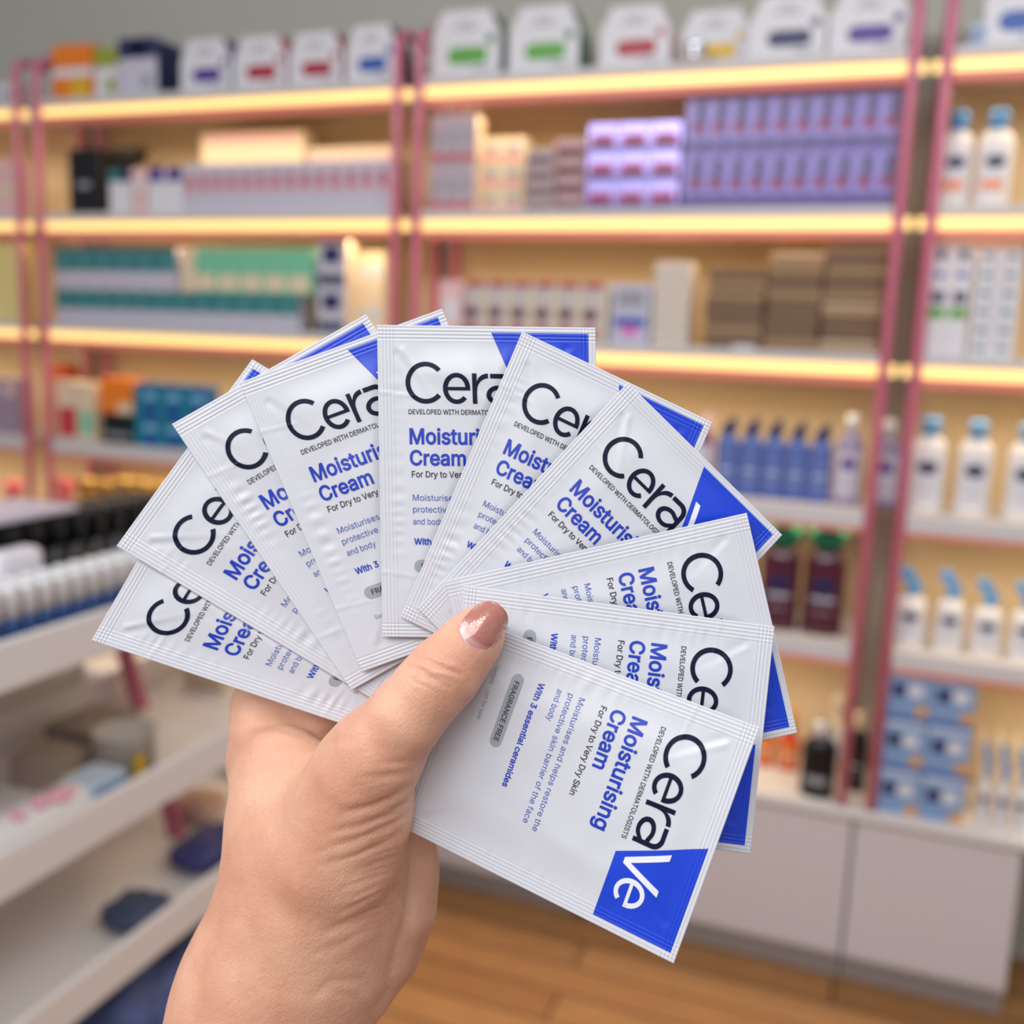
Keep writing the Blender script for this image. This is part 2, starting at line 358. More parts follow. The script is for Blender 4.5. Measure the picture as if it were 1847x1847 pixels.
bottles('shampoo_bottle', [(1316, 1372, 930), (1382, 1452, 932), (1460, 1536, 936)], 4, dict(bodym=maroonb, capm=tealg, kind='wide', labelm=C('maroon_label', (84, 28, 50), .3), badge=navy, neck=.25), ['maroon bottle with green cap mostly hidden behind the sachets', 'maroon bottle with green cap, nearer the sachets', 'maroon bottle with green cap, nearer the pink posts'])
bottles('pump_bottle', [(1452, 1516, 1300)], 5, dict(bodym=black, capm=C('collar_silver', (190, 190, 200), .2, metal=.6), labelm=black, badge=None, patch2=greytxt, neck=.2), 'black pump bottle on the worktop left of the pink posts', Y=2.43)
bottles('pump_bottle', [(1532, 1572, 1285)], 5, dict(bodym=black, capm=cream, labelm=C('dark_label', (40, 34, 40)), badge=None, neck=.2), 'slim black bottle standing between the two right pink posts', Y=2.5)
bottles('sauce_bottle', [(1372, 1404, 1262), (1410, 1448, 1278)], 5, dict(bodym=C('bottle_red', (200, 40, 30), .2), capm=C('cap_amber', (220, 140, 40), .25), kind='cap', labelm=C('label_amber', (214, 120, 40)), neck=.4), 'red bottle with amber cap at the back of the worktop', Y=2.56)
bottles('pump_bottle', [(1494, 1536, 1252)], 5, dict(bodym=cream, capm=cream, labelm=white, neck=.3), 'cream pump bottle behind the black pump bottle', Y=2.6)
bottles('spray_bottle', [(1774, 1800, 1340), (1806, 1834, 1345), (1840, 1870, 1352)], 5, dict(lotion, kind='slant', neck=.42), 'small white bottle with blue slanted sprayer on the worktop', Y=2.42, group='small sprayers')
bottles('spray_bottle', [(1768, 1792, 1318), (1798, 1824, 1322), (1830, 1856, 1326)], 5, dict(bodym=cream, capm=cream, kind='slant', neck=.42), 'cream sprayer in the back row on the worktop', Y=2.5, group='cream sprayers')
# round topped jars on the fifth shelf of the left bay
bottles('perfume_bottle', [(138, 172, 862), (176, 206, 866), (210, 240, 862), (244, 274, 866), (278, 306, 870)], 4, dict(bodym=C('amber_glass', (200, 160, 70), .15), capm=gold, kind='wide', neck=.25), 'gold capped perfume bottle beyond the black jars', group='gold capped perfume bottles', Y=2.46)
bottles('perfume_bottle', [(8, 40, 868), (100, 132, 864)], 4, dict(bodym=C('rose_glass', (230, 120, 130), .2), capm=C('cap_rose', (236, 110, 120)), kind='wide', neck=.25), ['rose capped perfume bottle left of the left pink posts', 'rose capped perfume bottle right of the left pink posts'], Y=2.46)

# --- second shelf cartons
row('carton', 1, 122, 178, 268, 1, .09, black, [(.3, .7, .4, .5, greytxt)], 'black carton at the left end of the second shelf')
m = MB(); cx, w, h = geom(176, 196, 262, 1, 2.5); m.box(-.03, .03, -.03, .03, 0, h * .8, black, .004); m.prism([(-.05, h * .8), (.05, h * .8), (.075, h), (-.03, h)], -.02, .03, black)
tag(m.build('black_dispenser', None, (cx + .02, 2.56, SZ[1])), 'black dispenser with slanted top behind the black carton', 'dispenser')
row('carton', 1, 196, 236, 305, 1, .04, white, [(0, .5, .72, 1, teal), (.5, 1, .72, 1, navy)], 'white carton with teal and navy top beside the black carton')
row('carton', 1, 239, 262, 303, 1, .04, pinkc, [(.2, .8, .5, .8, white)], 'thin pink carton between two white cartons')
row('carton', 2, 265, 331, 302, 1, .04, white, [(.1, .9, .7, 1, purple)], 'white carton with purple top', group='purple topped cartons')
row('carton', 14, 333, 710, 292, 1, .05, lilacw, [(.12, .55, .52, .80, red), (.12, .9, .44, .50, C('print_salmon', (226, 130, 130)))], 'white carton with red print on second shelf', group='white cartons with red print')
row('carton', 1, 362, 548, 236, 1, .07, cream, [(.05, .95, .86, .98, pinkc)], 'long cream box at the back above the red printed cartons', Y=2.55)
row('carton', 7, 555, 705, 265, 1, .06, cream, [(.2, .7, .8, .95, pinkc)], 'cream carton in the back row of second shelf', Y=2.56, group='cream cartons in the back row')
row('carton', 3, -40, 28, 290, 1, .06, pinkc, [(.1, .9, .3, .6, cream)], 'pale pink carton in the far left bay', group='pale pink cartons')
row('carton', 3, 778, 860, 206, 1, .06, C('carton_mauve', (184, 168, 180)), [(.1, .9, .05, .2, red), (.25, .75, .35, .7, greytxt)], 'mauve carton beside the middle posts', layers=2, group='mauve cartons', side=cream)
row('carton', 2, 868, 948, 248, 1, .06, cream, [(.2, .8, .45, .75, greytxt), (.1, .9, .1, .3, C('print_salmon', (226, 130, 130)))], 'cream carton on second shelf', layers=3, group='cream cartons on the second shelf', Y=2.48)
row('jar_carton', 1, 950, 1000, 268, 1, .05, C('carton_stone', (184, 170, 170)), [(.05, .95, .0, .45, maroon)], 'maroon and grey jar box in a stack', layers=4, group='stacked jar boxes')
row('jar_carton', 1, 1002, 1058, 250, 1, .05, C('carton_rose_grey', (196, 160, 160)), [(.05, .95, .0, .5, maroon)], 'rose grey jar box in a stack', layers=4, group='stacked rose grey jar boxes', Y=2.45)
row('carton', 3, 1062, 1232, 220, 1, .06, silverl, [(.12, .88, .28, .62, C('print_berry', (168, 40, 84))), (.05, .95, .05, .27, dpurple)], 'shiny lilac carton with berry label', layers=3, group='shiny lilac cartons')
row('carton', 10, 1240, 1628, 168, 1, .06, lilac, [(.5, .92, .55, .92, C('print_smoke', (84, 76, 120))), (.38, .92, .36, .54, C('print_wine', (140, 20, 62))), (.0, 1, .05, .24, dpurple)], 'purple serum carton', layers=2, group='purple serum cartons', side=dpurple)
# --- third shelf
row('carton', 6, 100, 322, 447, 2, .06, lilacw, [(0, 1, .45, 1, teal), (.3, .7, .6, .8, C('print_mist', (110, 160, 165)))], 'teal topped carton', layers=1, Y=2.43 + .0, htot=None) if False else None
cx, w, hU = geom(100, 322, 447, 2, 2.43); _, _, hL = geom(100, 560, 527, 2, 2.43)
def block(n, x0, x1, z0, h, base, patches, label, group, d=.06, Y=2.43, cat='box'):
    a = unproj(x0, 520, Y)[0]; c = unproj(x1, 520, Y)[0]; ww = (c - a) / n; p = None
    for i in range(n):
        if p is None: o = p = carton('carton', ww - .0012, d, h - .0006, base, patches).build('carton')
        else: o = p.copy(); COL.objects.link(o)
        o.location = (a + ww * (i + .5), Y, z0 + .0003); tag(o, label + (', ' + nth(i, n) if n > 1 else ''), cat, group if n > 1 else None)
tp = [(0, 1, .45, 1, teal), (.3, .7, .62, .8, C('print_mist', (104, 158, 160))), (.2, .8, .15, .2, greytxt)]
block(12, 100, 540, SZ[2], hL, lilacw, tp, 'teal and white carton in the lower row, third shelf', 'teal cartons, lower row')
block(6, 100, 320, SZ[2] + hL, hU - hL, lilacw, tp, 'teal and white carton in the upper row, third shelf', 'teal cartons, upper row')
block(1, 326, 352, SZ[2] + hL, hU - hL, cream, [], 'narrow cream carton beside the mint cartons', None)
block(5, 353, 565, SZ[2] + hL, hU - hL, mint, [(0, .85, .05, .42, cream)], 'mint green carton stacked above the teal row', 'mint cartons')
row('carton', 1, 572, 625, 432, 2, .1, lilacw, [(.2, .8, .5, .85, navy), (.05, .95, .02, .28, C('print_slate', (80, 88, 110)))], 'grey and slate carton in a pair by the mint cartons', layers=2, lname=('underneath', 'on top'), side=cream)
row('carton', 2, 630, 694, 452, 2, .08, cream, [(.1, .9, .4, .6, ltblue2)], 'cream carton left of the middle posts', layers=2, group='cream cartons by the posts', Y=2.5)
row('carton', 2, -30, 30, 432, 2, .07, C('carton_yellow', (232, 214, 140)), [], 'pale yellow carton in the far left bay', group='pale yellow cartons')
row('carton', 1, 792, 836, 506, 2, .05, pinkc, [(.2, .8, .3, .7, white)], 'pink carton beside the middle posts on third shelf')
row('carton', 6, 840, 1098, 508, 2, .05, C('carton_grey_white', (196, 188, 186)), [(0, .82, .9, 1, crimson), (.0, .62, .38, .54, maroon), (.0, .62, .02, .26, crimson), (.8, 1, 0, .88, cream)], 'white and dark red carton behind the upright sachet', group='white and dark red cartons')
row('carton', 1, 1104, 1176, 512, 2, .06, C('carton_pale_lilac', (190, 190, 210)), [(.15, .85, .62, .9, greytxt), (.1, .9, .30, .45, blue), (.3, .7, .15, .3, C('print_magenta', (220, 100, 180)))], 'pale lilac carton right of the dark red cartons')
row('flat_box', 1, 1182, 1250, 472, 2, .06, C('flat_box_white', (216, 204, 190)), [(.02, .98, .0, .08, kraft2)], 'flat white box in the stack left of the kraft stacks', layers=7, group='stack of flat white boxes')
for q, (x0, x1, tp_, ly) in enumerate([(1276, 1384, 482, 7), (1387, 1490, 455, 8), (1492, 1604, 433, 9)]):
    nm = ['left', 'middle', 'right'][q]; cx, w, h = geom(x0, x1, tp_, 2, 2.43); hh = h / ly; pr = {}
    for L in range(ly):
        k = random.choice((0, 1, 1, 2))
        if k not in pr:
            mm = [kraft, kraft2, kraft][k]; m = carton('kraft_tray', w - .004, .16, hh - .0012, mm, [(.02, .98, .74, .92, kraft if k == 1 else cream)] if k else [(.03, .97, .08, .4, kraft2)], bev=.003); o = pr[k] = m.build('kraft_tray')
        else: o = pr[k].copy(); COL.objects.link(o)
        o.location = (cx + random.uniform(-.003, .003), 2.43 + random.uniform(0, .008), SZ[2] + L * hh + .0003)
        tag(o, 'flat kraft box in the %s kraft stack, %s' % (nm, 'bottom one' if L == 0 else 'topmost' if L == ly - 1 else ORD[L] + ' up'), 'box', 'kraft boxes in the %s stack' % nm)
row('carton', 1, 1320, 1362, 622, 2, .01, white, [], 'small white price card in front of the kraft stacks', Y=2.405)
row('carton', 2, 1682, 1762, 440, 2, .06, white, [(.3, .7, .86, .95, navy), (.3, .7, .7, .76, blue), (.2, .8, .48, .58, navy), (.1, .9, .34, .44, green)], 'tall white carton with green band by the right posts', group='green banded tall cartons', side=cream)
row('carton', 2, 1766, 1850, 446, 2, .05, white, [(.3, .7, .35, .7, C('print_teal_grey', (90, 130, 150)))], 'small white carton with teal mark', layers=6, group='small white cartons, right bay', side=cream)
# --- fourth shelf
row('carton', 1, 96, 135, 686, 3, .05, cream, [(.2, 1, .05, .55, red)], 'cream carton with red corner right of the left posts')
row('carton', 1, 137, 168, 690, 3, .05, cream, [(.2, .9, .1, .5, mint)], 'cream carton with mint print on the fourth shelf')
row('carton', 1, 184, 240, 746, 3, .06, black, [(.1, .9, .2, .35, greytxt)], 'low black box under the orange one')
cx, w, h = geom(174, 230, 682, 3, 2.43); hb = geom(184, 240, 746, 3, 2.43)[2]
m = carton('carton', w, .05, h - hb - .0004, orange, [(.55, 1, 0, .3, cream)]); tag(m.build('carton', None, (cx + .012, 2.432, SZ[3] + hb + .0002)), 'orange carton resting on the low black box', 'box')
row('carton', 3, 242, 372, 694, 3, .06, blued, [(0, .3, 0, 1, tealb), (.4, .9, .5, .7, C('print_ice', (130, 200, 220)))], 'deep blue and teal carton on the fourth shelf', layers=2, group='blue and teal cartons')
row('carton', 1, 92, 120, 656, 3, .05, C('carton_rust', (190, 80, 40)), [], 'rust coloured carton at the back by the left posts', Y=2.58)
row('carton', 2, -30, 30, 682, 3, .07, C('carton_dusky', (160, 140, 160)), [(.2, .8, .7, .9, pinkc)], 'dusky lilac carton in the far left bay', group='dusky cartons')
# --- worktop boxes
row('carton', 2, 1602, 1768, 1205, 5, .07, lblue, [(.05, .95, .74, .86, ltblue2), (.15, .45, .36, .6, navy), (.5, .85, .38, .6, white), (.7, 1, .0, .2, C('print_ochre', (214, 160, 96))), (0, 1, .88, .97, blue)], 'pale blue boxed lotion right of the posts', layers=3, group='pale blue boxes on the worktop', Y=2.41, side=C('print_ochre', (214, 160, 96)))
row('carton', 3, 280, 420, 1176, 5, .06, cream, [(.1, .9, .3, .6, mint)], 'cream carton on worktop beneath the lowest left sachet', group='cream cartons on the worktop')

# ------------------------------------------------------------------ white rack on the left
XG = -1.0
rackm = mat('rack_white', (236, 232, 230), .4); rackin = mat('rack_inner', (214, 208, 198), .55)
rk = empty('display_rack', (XG - .2, 1.0, 0)); tag(rk, 'white tiered display rack with raised lips along the left side', 'rack')
def RP(m, n): o = m.build(n, rk); o.location = (-rk.location.x, -rk.location.y, 0); return o
Y0, Y1 = .35, 1.78
for z in (1.112, .838, .592, .34):
    m = MB(); m.box(XG - .36, XG - .012, Y0, Y1, z - .062, z - .052, rackm, .001)
    m.box(XG - .012, XG, Y0, Y1, z - .066, z, rackm, .004)
    m.box(XG - .36, XG - .012, Y1 - .010, Y1, z - .0515, z - .01, rackm, .002); m.box(XG - .36, XG - .352, Y0, Y1 - .0105, z - .0515, z + .01, rackm, .002); RP(m, 'tray')
m = MB(); m.box(XG - .375, XG - .361, Y0, 1.43, .05, 1.13, rackin); RP(m, 'back_panel')
m = MB(); m.box(XG - .375, XG - .02, Y0, Y1, .0, .05, rackm); RP(m, 'plinth')
a = unproj(222, 1165, 1.5); c = unproj(335, 1560, 1.5)
# the leaning pink leg behind the lips
m = MB(); d_ = (c - a); m.tube([a + d_ * -.3, a + d_ * .5, c + d_ * .02], .0165, pink); RP(m, 'leaning_leg')
zt = 1.112 - .0515
# things on the rack
def rbottle(name, r, h, mb, mc, frac, n=14):
    root = empty(name); m = MB(); m.lathe([(r, 0), (r, h * frac), (r * .9, h * frac + .001)], mb, n=n); m.build('bottle_body', root)
    m = MB(); m.lathe([(r * .97, h * frac + .0012), (r * .97, h * .96), (r * .85, h)], mc, n=n); m.build('cap', root); return root
capw = C('cap_white', (226, 226, 228), .35); bdeep = C('bottle_deep_blue', (24, 70, 130), .3)
p = None
ys = [.70 + .0285 * k for k in range(20)]
for rr in range(2):
    for i, y in enumerate(ys):
        if p is None: o = p = rbottle('mini_bottle', .0128, .112, bdeep, capw, .62)
        else: o = copy_tree(p)
        o.location = (XG - .03 - rr * .029, y + (.006 if rr % 2 else 0), zt)
        tag(o, 'small blue bottle with white cap, %s row, %s' % (['front', 'rear'][rr], 'nearest one' if i == 0 else ORD[i] + ' from the nearest' if i < 19 else 'furthest one'), 'bottle', 'small white capped bottles in the top tray')
p = None
for rr in range(2):
    for i in range(9):
        y = 1.02 + .042 * i
        if p is None: o = p = rbottle('black_jar', .0195, .168, black, black, .7, 16)
        else: o = copy_tree(p)
        o.location = (XG - .145 - rr * .042, y, zt)
        tag(o, 'tall black bottle in the %s black row, %s' % (['front', 'rear'][rr], 'nearest' if i == 0 else 'furthest' if i == 8 else ORD[i] + ' from nearest'), 'bottle', 'tall black bottles in the top tray')
m = MB(); q = onX(22, 990, XG - .098); m.box(-.019, .019, -.04, .04, 0, .14, mat('tub_white', (232, 228, 236), .3), .012)
tag(m.build('tub', None, (XG - .098, q[1], zt)), 'white rounded tub in front of the black bottles', 'tub')
m = MB(); m.box(-.06, .06, -.12, .12, 0, .010, mat('tray_lilac', (200, 190, 205), .4), .003)
tag(m.build('serving_tray', None, (XG - .175, 1.05, zt + .1695)), 'flat pale lilac tray lying on top of the black bottles', 'tray')
m = MB(); m.box(-.06, .06, -.11, .11, .0, .105, cream, .004); tag(m.build('carton', None, (XG - .24, 1.55, zt)), 'cream box at the far end of the rack top tray', 'box')
# second tier
z2 = .838 - .0515
m = MB(); m.tube([(0, -.12, .034), (0, -.08, .038), (0, .05, .037), (0, .09, .028), (0, .11, .018)], [.026, .034, .034, .026, .014], bodyw, 16)
fl = C('print_flower_pink', (240, 176, 194))
for (yy, zz, s) in ((.02, .064, .019), (-.012, .067, .014), (.042, .06, .013), (.0, .056, .012), (-.05, .064, .013)):
    m.lathe([(s, 0), (s * .7, .009), (s * .2, .0105)], fl, (.012, yy, zz), 10)
root = tag(m.build('lotion_tube', None, (XG - .05, onX(75, 1455, XG - .045)[1], z2 + .001)), 'white lotion bottle with pink flowers lying on the rack', 'bottle')
m = MB(); m.box(-.03, .03, -.035, .035, 0, .065, ltblue2, .002); m.box(.03, .0305, -.03, .03, .045, .058, lblue)
tag(m.build('carton', None, (XG - .05, onX(168, 1372, XG - .05)[1], z2)), 'pale blue and white box standing on the rack second tier', 'box')
m = MB(); m.lathe([(.045, 0), (.048, .085), (.05, .087), (.046, .087), (.043, .004)], mat('frosted_plastic', (200, 190, 180), .3), n=24)
r_ = tag(m.build('storage_cup', None, (XG - .09, onX(225, 1335, XG - .09)[1], z2)), 'frosted round cup with yellow sticker on the rack', 'cup')
m = MB(); m.box(.047, .0505, -.034, -.012, .015, .06, yellow); m.build('sticker', r_)
m = MB(); m.box(-.05, .05, -.04, .04, 0, .05, mat('box_taupe', (170, 152, 140), .5), .003); m.box(.05, .0505, -.03, -.005, .01, .035, yellow)
tag(m.build('carton', None, (XG - .19, onX(95, 1385, XG - .19)[1], z2)), 'taupe box with yellow label behind the flowered bottle', 'box')
m = MB(); m.box(-.05, .05, -.06, .06, 0, .05, mat('box_taupe2', (150, 138, 130), .5), .003)
tag(m.build('carton', None, (XG - .24, onX(168, 1318, XG - .24)[1], z2)), 'plain grey brown box beside the frosted cup', 'box')
m = MB(); m.box(-.05, .05, -.05, .05, 0, .06, cream, .003); tag(m.build('carton', None, (XG - .25, 1.68, z2)), 'cream box at the far end of the rack second tier', 'box')
# third tier: pouches
z3 = .592 - .0515
def pouch(w, d, h, m1):
    bm = bmesh.new(); bmesh.ops.create_uvsphere(bm, u_segments=20, v_segments=12, radius=1)
    for v in bm.verts:
        x, y, z = v.co; x = math.copysign(abs(x) ** .6, x); y = math.copysign(abs(y) ** .6, y)
        v.co = Vector((x * w / 2, y * d / 2, (z + 1) / 2 * h * (1 + .1 * math.sin(9 * x + 5 * y))))
    m = MB(); m.frombm(bm, m1, True); return m
tag(pouch(.10, .10, .045, mat('pouch_navy', (66, 80, 108), .6)).build('pouch', None, (XG - .075, onX(252, 1640, XG - .07)[1], z3)), 'navy fabric pouch lying on the lowest visible rack tier', 'pouch')
tag(pouch(.10, .16, .05, mat('pouch_indigo', (60, 62, 120), .6)).build('pouch', None, (XG - .10, onX(378, 1525, XG - .10)[1], z3)), 'indigo pouch on the rack right beside the forearm', 'pouch')
tag(pouch(.10, .10, .05, mat('pouch_pinkbeige', (214, 180, 160), .6)).build('pouch', None, (XG - .22, onX(362, 1560, XG - .22)[1], z3)), 'beige pink pouch behind the indigo pouch', 'pouch')
# bags in the bottom tier
z4 = .34 - .0515
bagm = mat('bag_blue_white', (74, 90, 140), .5, noise=.95, nscale=38)
tag(pouch(.2, .3, .16, bagm).build('bag', None, (XG - .12, 1.28, z4)), 'blue and white patterned bag in the bottom tier', 'bag')
tag(pouch(.2, .26, .17, mat('bag_mauve', (150, 132, 138), .5, noise=.5, nscale=14)).build('bag', None, (XG - .12, 1.585, z4)), 'mauve patterned bag behind the blue and white one', 'bag')

# ------------------------------------------------------------------ the sachets
SU, SV = 393., 561.                                  # layout units of one sachet face
def sachet_material():
    m = bpy.data.materials.new('sachet_film'); m.use_nodes = True; nt = m.node_tree; N = nt.nodes; Lk = nt.links; b = N['Principled BSDF']
    uv = N.new('ShaderNodeUVMap'); uv.uv_map = 'UVMap'; sp = N.new('ShaderNodeSeparateXYZ'); Lk.new(uv.outputs['UV'], sp.inputs[0])
    def ma(op, a, c, cl=False):
        n = N.new('ShaderNodeMath'); n.operation = op; n.use_clamp = cl
        for i, q in enumerate((a, c)):
            if isinstance(q, (int, float)): n.inputs[i].default_value = q
            else: Lk.new(q, n.inputs[i])
        return n.outputs[0]
    u = ma('MULTIPLY', sp.outputs[0], SU); v = ma('MULTIPLY', sp.outputs[1], SV)
    lefte = ma('ADD', ma('MULTIPLY', v, 63. / 149), 205 - 11 * 63. / 149)
    k = ma('MULTIPLY', ma('GREATER_THAN', u, lefte), ma('LESS_THAN', u, 380.))
    k = ma('MULTIPLY', k, ma('MULTIPLY', ma('GREATER_THAN', v, 11.), ma('LESS_THAN', v, 160.)))
    mx = N.new('ShaderNodeMix'); mx.data_type = 'RGBA'
    mx.inputs['A'].default_value = (*lin((208, 210, 217)), 1); mx.inputs['B'].default_value = (*lin((26, 66, 204)), 1)
    Lk.new(k, mx.inputs['Factor']); Lk.new(mx.outputs['Result'], b.inputs['Base Color'])
    b.inputs['Roughness'].default_value = .36; b.inputs['Specular IOR Level'].default_value = .5
    n = N.new('ShaderNodeTexNoise'); n.inputs['Scale'].default_value = 900; n.inputs['Detail'].default_value = 2
    tc = N.new('ShaderNodeTexCoord'); Lk.new(tc.outputs['Object'], n.inputs['Vector'])
    bp = N.new('ShaderNodeBump'); bp.inputs['Strength'].default_value = .06; bp.inputs['Distance'].default_value = .0003
    Lk.new(n.outputs['Fac'], bp.inputs['Height']); Lk.new(bp.outputs['Normal'], b.inputs['Normal'])
    return m
film = sachet_material()
inkd = mat('ink_navy', (10, 18, 46), .5, spec=.2); inkb = mat('ink_blue', (24, 56, 178), .4); inkb2 = mat('ink_mid_blue', (66, 92, 176), .4)
inkk = mat('ink_black', (34, 36, 44), .45); inkg = mat('ink_grey', (150, 150, 154), .5); inkw = mat('ink_white', (232, 234, 244), .4); badgem = mat('badge_grey', (156, 162, 168), .4)

try: FONT = bpy.data.fonts.load(bpy.utils.resource_path('LOCAL') + '/datafiles/fonts/Inter.woff2')    # the font Blender ships with
except Exception: FONT = None
from mathutils.geometry import delaunay_2d_cdt
def text_tris(s, bold=0.0):
    cu = bpy.data.curves.new('t', 'FONT')
    if FONT: cu.font = FONT
    cu.body = s; cu.size = 1; cu.resolution_u = 3; cu.fill_mode = 'NONE'
    o = bpy.data.objects.new('t', cu); COL.objects.link(o); bpy.context.view_layer.update()
    me = bpy.data.meshes.new_from_object(o.evaluated_get(bpy.context.evaluated_depsgraph_get()))
    co = np.array([q.co[:2] for q in me.vertices]); nx = {}
    for e in me.edges: nx.setdefault(e.vertices[0], []).append(e.vertices[1]); nx.setdefault(e.vertices[1], []).append(e.vertices[0])
    bpy.data.objects.remove(o); bpy.data.curves.remove(cu); bpy.data.meshes.remove(me)
    seen = set(); loops = []
    for k in sorted(nx):
        if k in seen: continue
        # vertices of one outline are stored in order, so walk towards the higher index first
        lp = [k]; seen.add(k); cur = min(nx[k])
        while cur not in seen:
            lp.append(cur); seen.add(cur); n_ = [q for q in nx[cur] if q not in seen]
            if not n_: break
            cur = n_[0]
        P_ = co[lp]; keep = np.hypot(*(P_ - np.roll(P_, 1, 0)).T) > 1e-4; P_ = P_[keep]
        if len(P_) > 2: loops.append(P_)
    ar = lambda P_: .5 * np.sum(P_[:, 0] * np.roll(P_[:, 1], -1) - P_[:, 1] * np.roll(P_[:, 0], -1))
    sg = np.sign(ar(max(loops, key=lambda q: abs(ar(q)))))
    def inside(pt, L):                       # non-zero winding over a list of loops
        c = 0
        for P_ in L:
            Q_ = np.roll(P_, -1, 0); m = (P_[:, 1] > pt[1]) != (Q_[:, 1] > pt[1])
            with np.errstate(all='ignore'): xx = (Q_[:, 0] - P_[:, 0]) * (pt[1] - P_[:, 1]) / (Q_[:, 1] - P_[:, 1]) + P_[:, 0]
            m = m & (pt[0] < xx); c += int((m & (Q_[:, 1] > P_[:, 1])).sum()) - int((m & (Q_[:, 1] < P_[:, 1])).sum())
        return c != 0
    if bold:
        new = []
        for P_ in loops:
            s1 = sg
            d1 = P_ - np.roll(P_, 1, 0); d2 = np.roll(P_, -1, 0) - P_
            n1 = np.stack([d1[:, 1], -d1[:, 0]], 1) / np.hypot(*d1.T)[:, None]; n2 = np.stack([d2[:, 1], -d2[:, 0]], 1) / np.hypot(*d2.T)[:, None]
            n = n1 + n2; ln = np.hypot(*n.T); n = n / np.maximum(ln, .3)[:, None]; k_ = np.clip(2 / np.maximum(ln, .3), 1, 1.5)
            new.append(P_ + n * (k_ * bold * s1)[:, None])
        loops = new
    V_ = [Vector(p) for P_ in loops for p in P_]; E_ = []; o_ = 0
    for P_ in loops: E_ += [(o_ + i, o_ + (i + 1) % len(P_)) for i in range(len(P_))]; o_ += len(P_)
    vv, _, ff, _, _, _ = delaunay_2d_cdt(V_, E_, [], 1, 1e-6)
    vv = np.array([tuple(q) for q in vv]); out = []
    for f in ff:
        c = vv[list(f)].mean(0); near_ = [q for q in loops if c[0] <= q[:, 0].max() + .01]
        if inside(c, near_): out.append(tuple(f))
    return [(q[0], q[1], 0.) for q in vv], out
HV, _ = text_tris('H'); CAPH = max(q[1] for q in HV)
def put_text(mb, s, x0, x1, base, cap, m, bold=0.0):
    v, f = text_tris(s, bold); a = min(q[0] for q in v); c = max(q[0] for q in v)
    mb.add([(x0 + (q[0] - a) / (c - a) * (x1 - x0), base - q[1] * cap / CAPH, 0) for q in v], f, m)
def poly_band(mb, outer, inner, m):
    n = len(outer); mb.add([(x, y, 0) for x, y in outer + inner], [(i, i + 1, n + i + 1, n + i) for i in range(n - 1)], m)
def arc(cx, cy, rx, ry, a0, a1, n=40): return [(cx + rx * math.cos(math.radians(a0 + (a1 - a0) * i / n)), cy - ry * math.sin(math.radians(a0 + (a1 - a0) * i / n))) for i in range(n + 1)]
def glyph_e(mb, cx, cy, rx, ry, t, m):
    poly_band(mb, arc(cx, cy, rx, ry, 0, 318), arc(cx, cy, rx - t, ry - t * .92, 0, 318), m)
    mb.add([(cx - rx + t * .6, cy - 2.6, 0), (cx + rx - .1, cy - 2.6, 0), (cx + rx, cy + 3.4, 0), (cx - rx + t * .6, cy + 3.4, 0)], [(0, 1, 2, 3)], m)
logo = MB()
poly_band(logo, arc(86, 102.5, 36.5, 37.5, 41, 319, 60), arc(86, 102.5, 27.8, 29.2, 41, 319, 60), inkd)
glyph_e(logo, 141.5, 112.3, 24.5, 27.7, 8.6, inkd)
logo.add([(169.5, 85.3, 0), (177.6, 85.3, 0), (178.6, 139.5, 0), (170.4, 139.5, 0)], [(0, 1, 2, 3)], inkd)
# r shoulder: from the stem up into a flat end
o_ = [(177.6, 100)] + arc(198, 104, 20.5, 18.8, 152, 92, 12) + [(198, 85.2)]
i_ = [(178.2, 119)] + arc(199, 115, 20.5, 21.5, 168, 96, 12) + [(198.4, 93.6)]
poly_band(logo, o_, i_, inkd)
# a: flat start, round shoulder, stem, bowl
o_ = [(202, 85.4), (222, 85.4)] + arc(222, 104.4, 19, 19, 90, 0, 14) + [(241, 140)]
i_ = [(202, 93.6), (221, 93.6)] + arc(221, 105.5, 11.6, 11.9, 90, 0, 14) + [(232.8, 140)]
poly_band(logo, o_, i_, inkd)
poly_band(logo, [(236, 112)] + arc(216, 123.4, 21, 17.2, 62, 300, 36) + [(236, 131)], [(233, 119)] + arc(216.5, 123.4, 12.8, 9.6, 48, 312, 36) + [(233, 124)], inkd)
# V and e reversed out of the blue field
logo.add([(237, 66, 0), (248, 66, 0), (275.4, 128, 0), (298.5, 66, 0), (309.5, 66, 0), (280, 141, 0), (270.5, 141, 0)], [(0, 1, 2, 6), (2, 3, 4, 5), (2, 5, 6)], inkw)
glyph_e(logo, 322, 113, 24.3, 28, 8.6, inkw)
bt = MB()
put_text(bt, 'DEVELOPED WITH DERMATOLOGISTS', 54, 244, 159, 8.6, inkk, .010)
put_text(bt, 'Moisturising', 55, 247, 212, 27, inkb, .020)
put_text(bt, 'Cream', 55, 156, 250, 26, inkb, .020)
put_text(bt, 'For Dry to Very Dry Skin', 58, 213, 272, 11, inkk, .010)
put_text(bt, 'Moisturises and helps restore the', 59, 295, 314, 11, inkb2)
put_text(bt, 'protective skin barrier of the face', 59, 289, 335, 11, inkb2)
put_text(bt, 'and body', 59, 114, 357, 11, inkb2)
put_text(bt, 'With 3 essential ceramides', 60, 247, 393, 11, inkb, .020)
put_text(bt, 'Sample - not for sale', 60, 158, 480, 7.6, inkg)
bd = MB()
pts = arc(71, 432, 11.5, 11.5, 90, 270, 12) + arc(180, 432, 11.5, 11.5, 270, 450, 12)
bd.add([(x, y, 0) for x, y in pts], [tuple(range(len(pts)))], badgem)
bdt = MB(); put_text(bdt, 'FRAGRANCE FREE', 73, 181, 436.6, 9.2, inkk, .012)
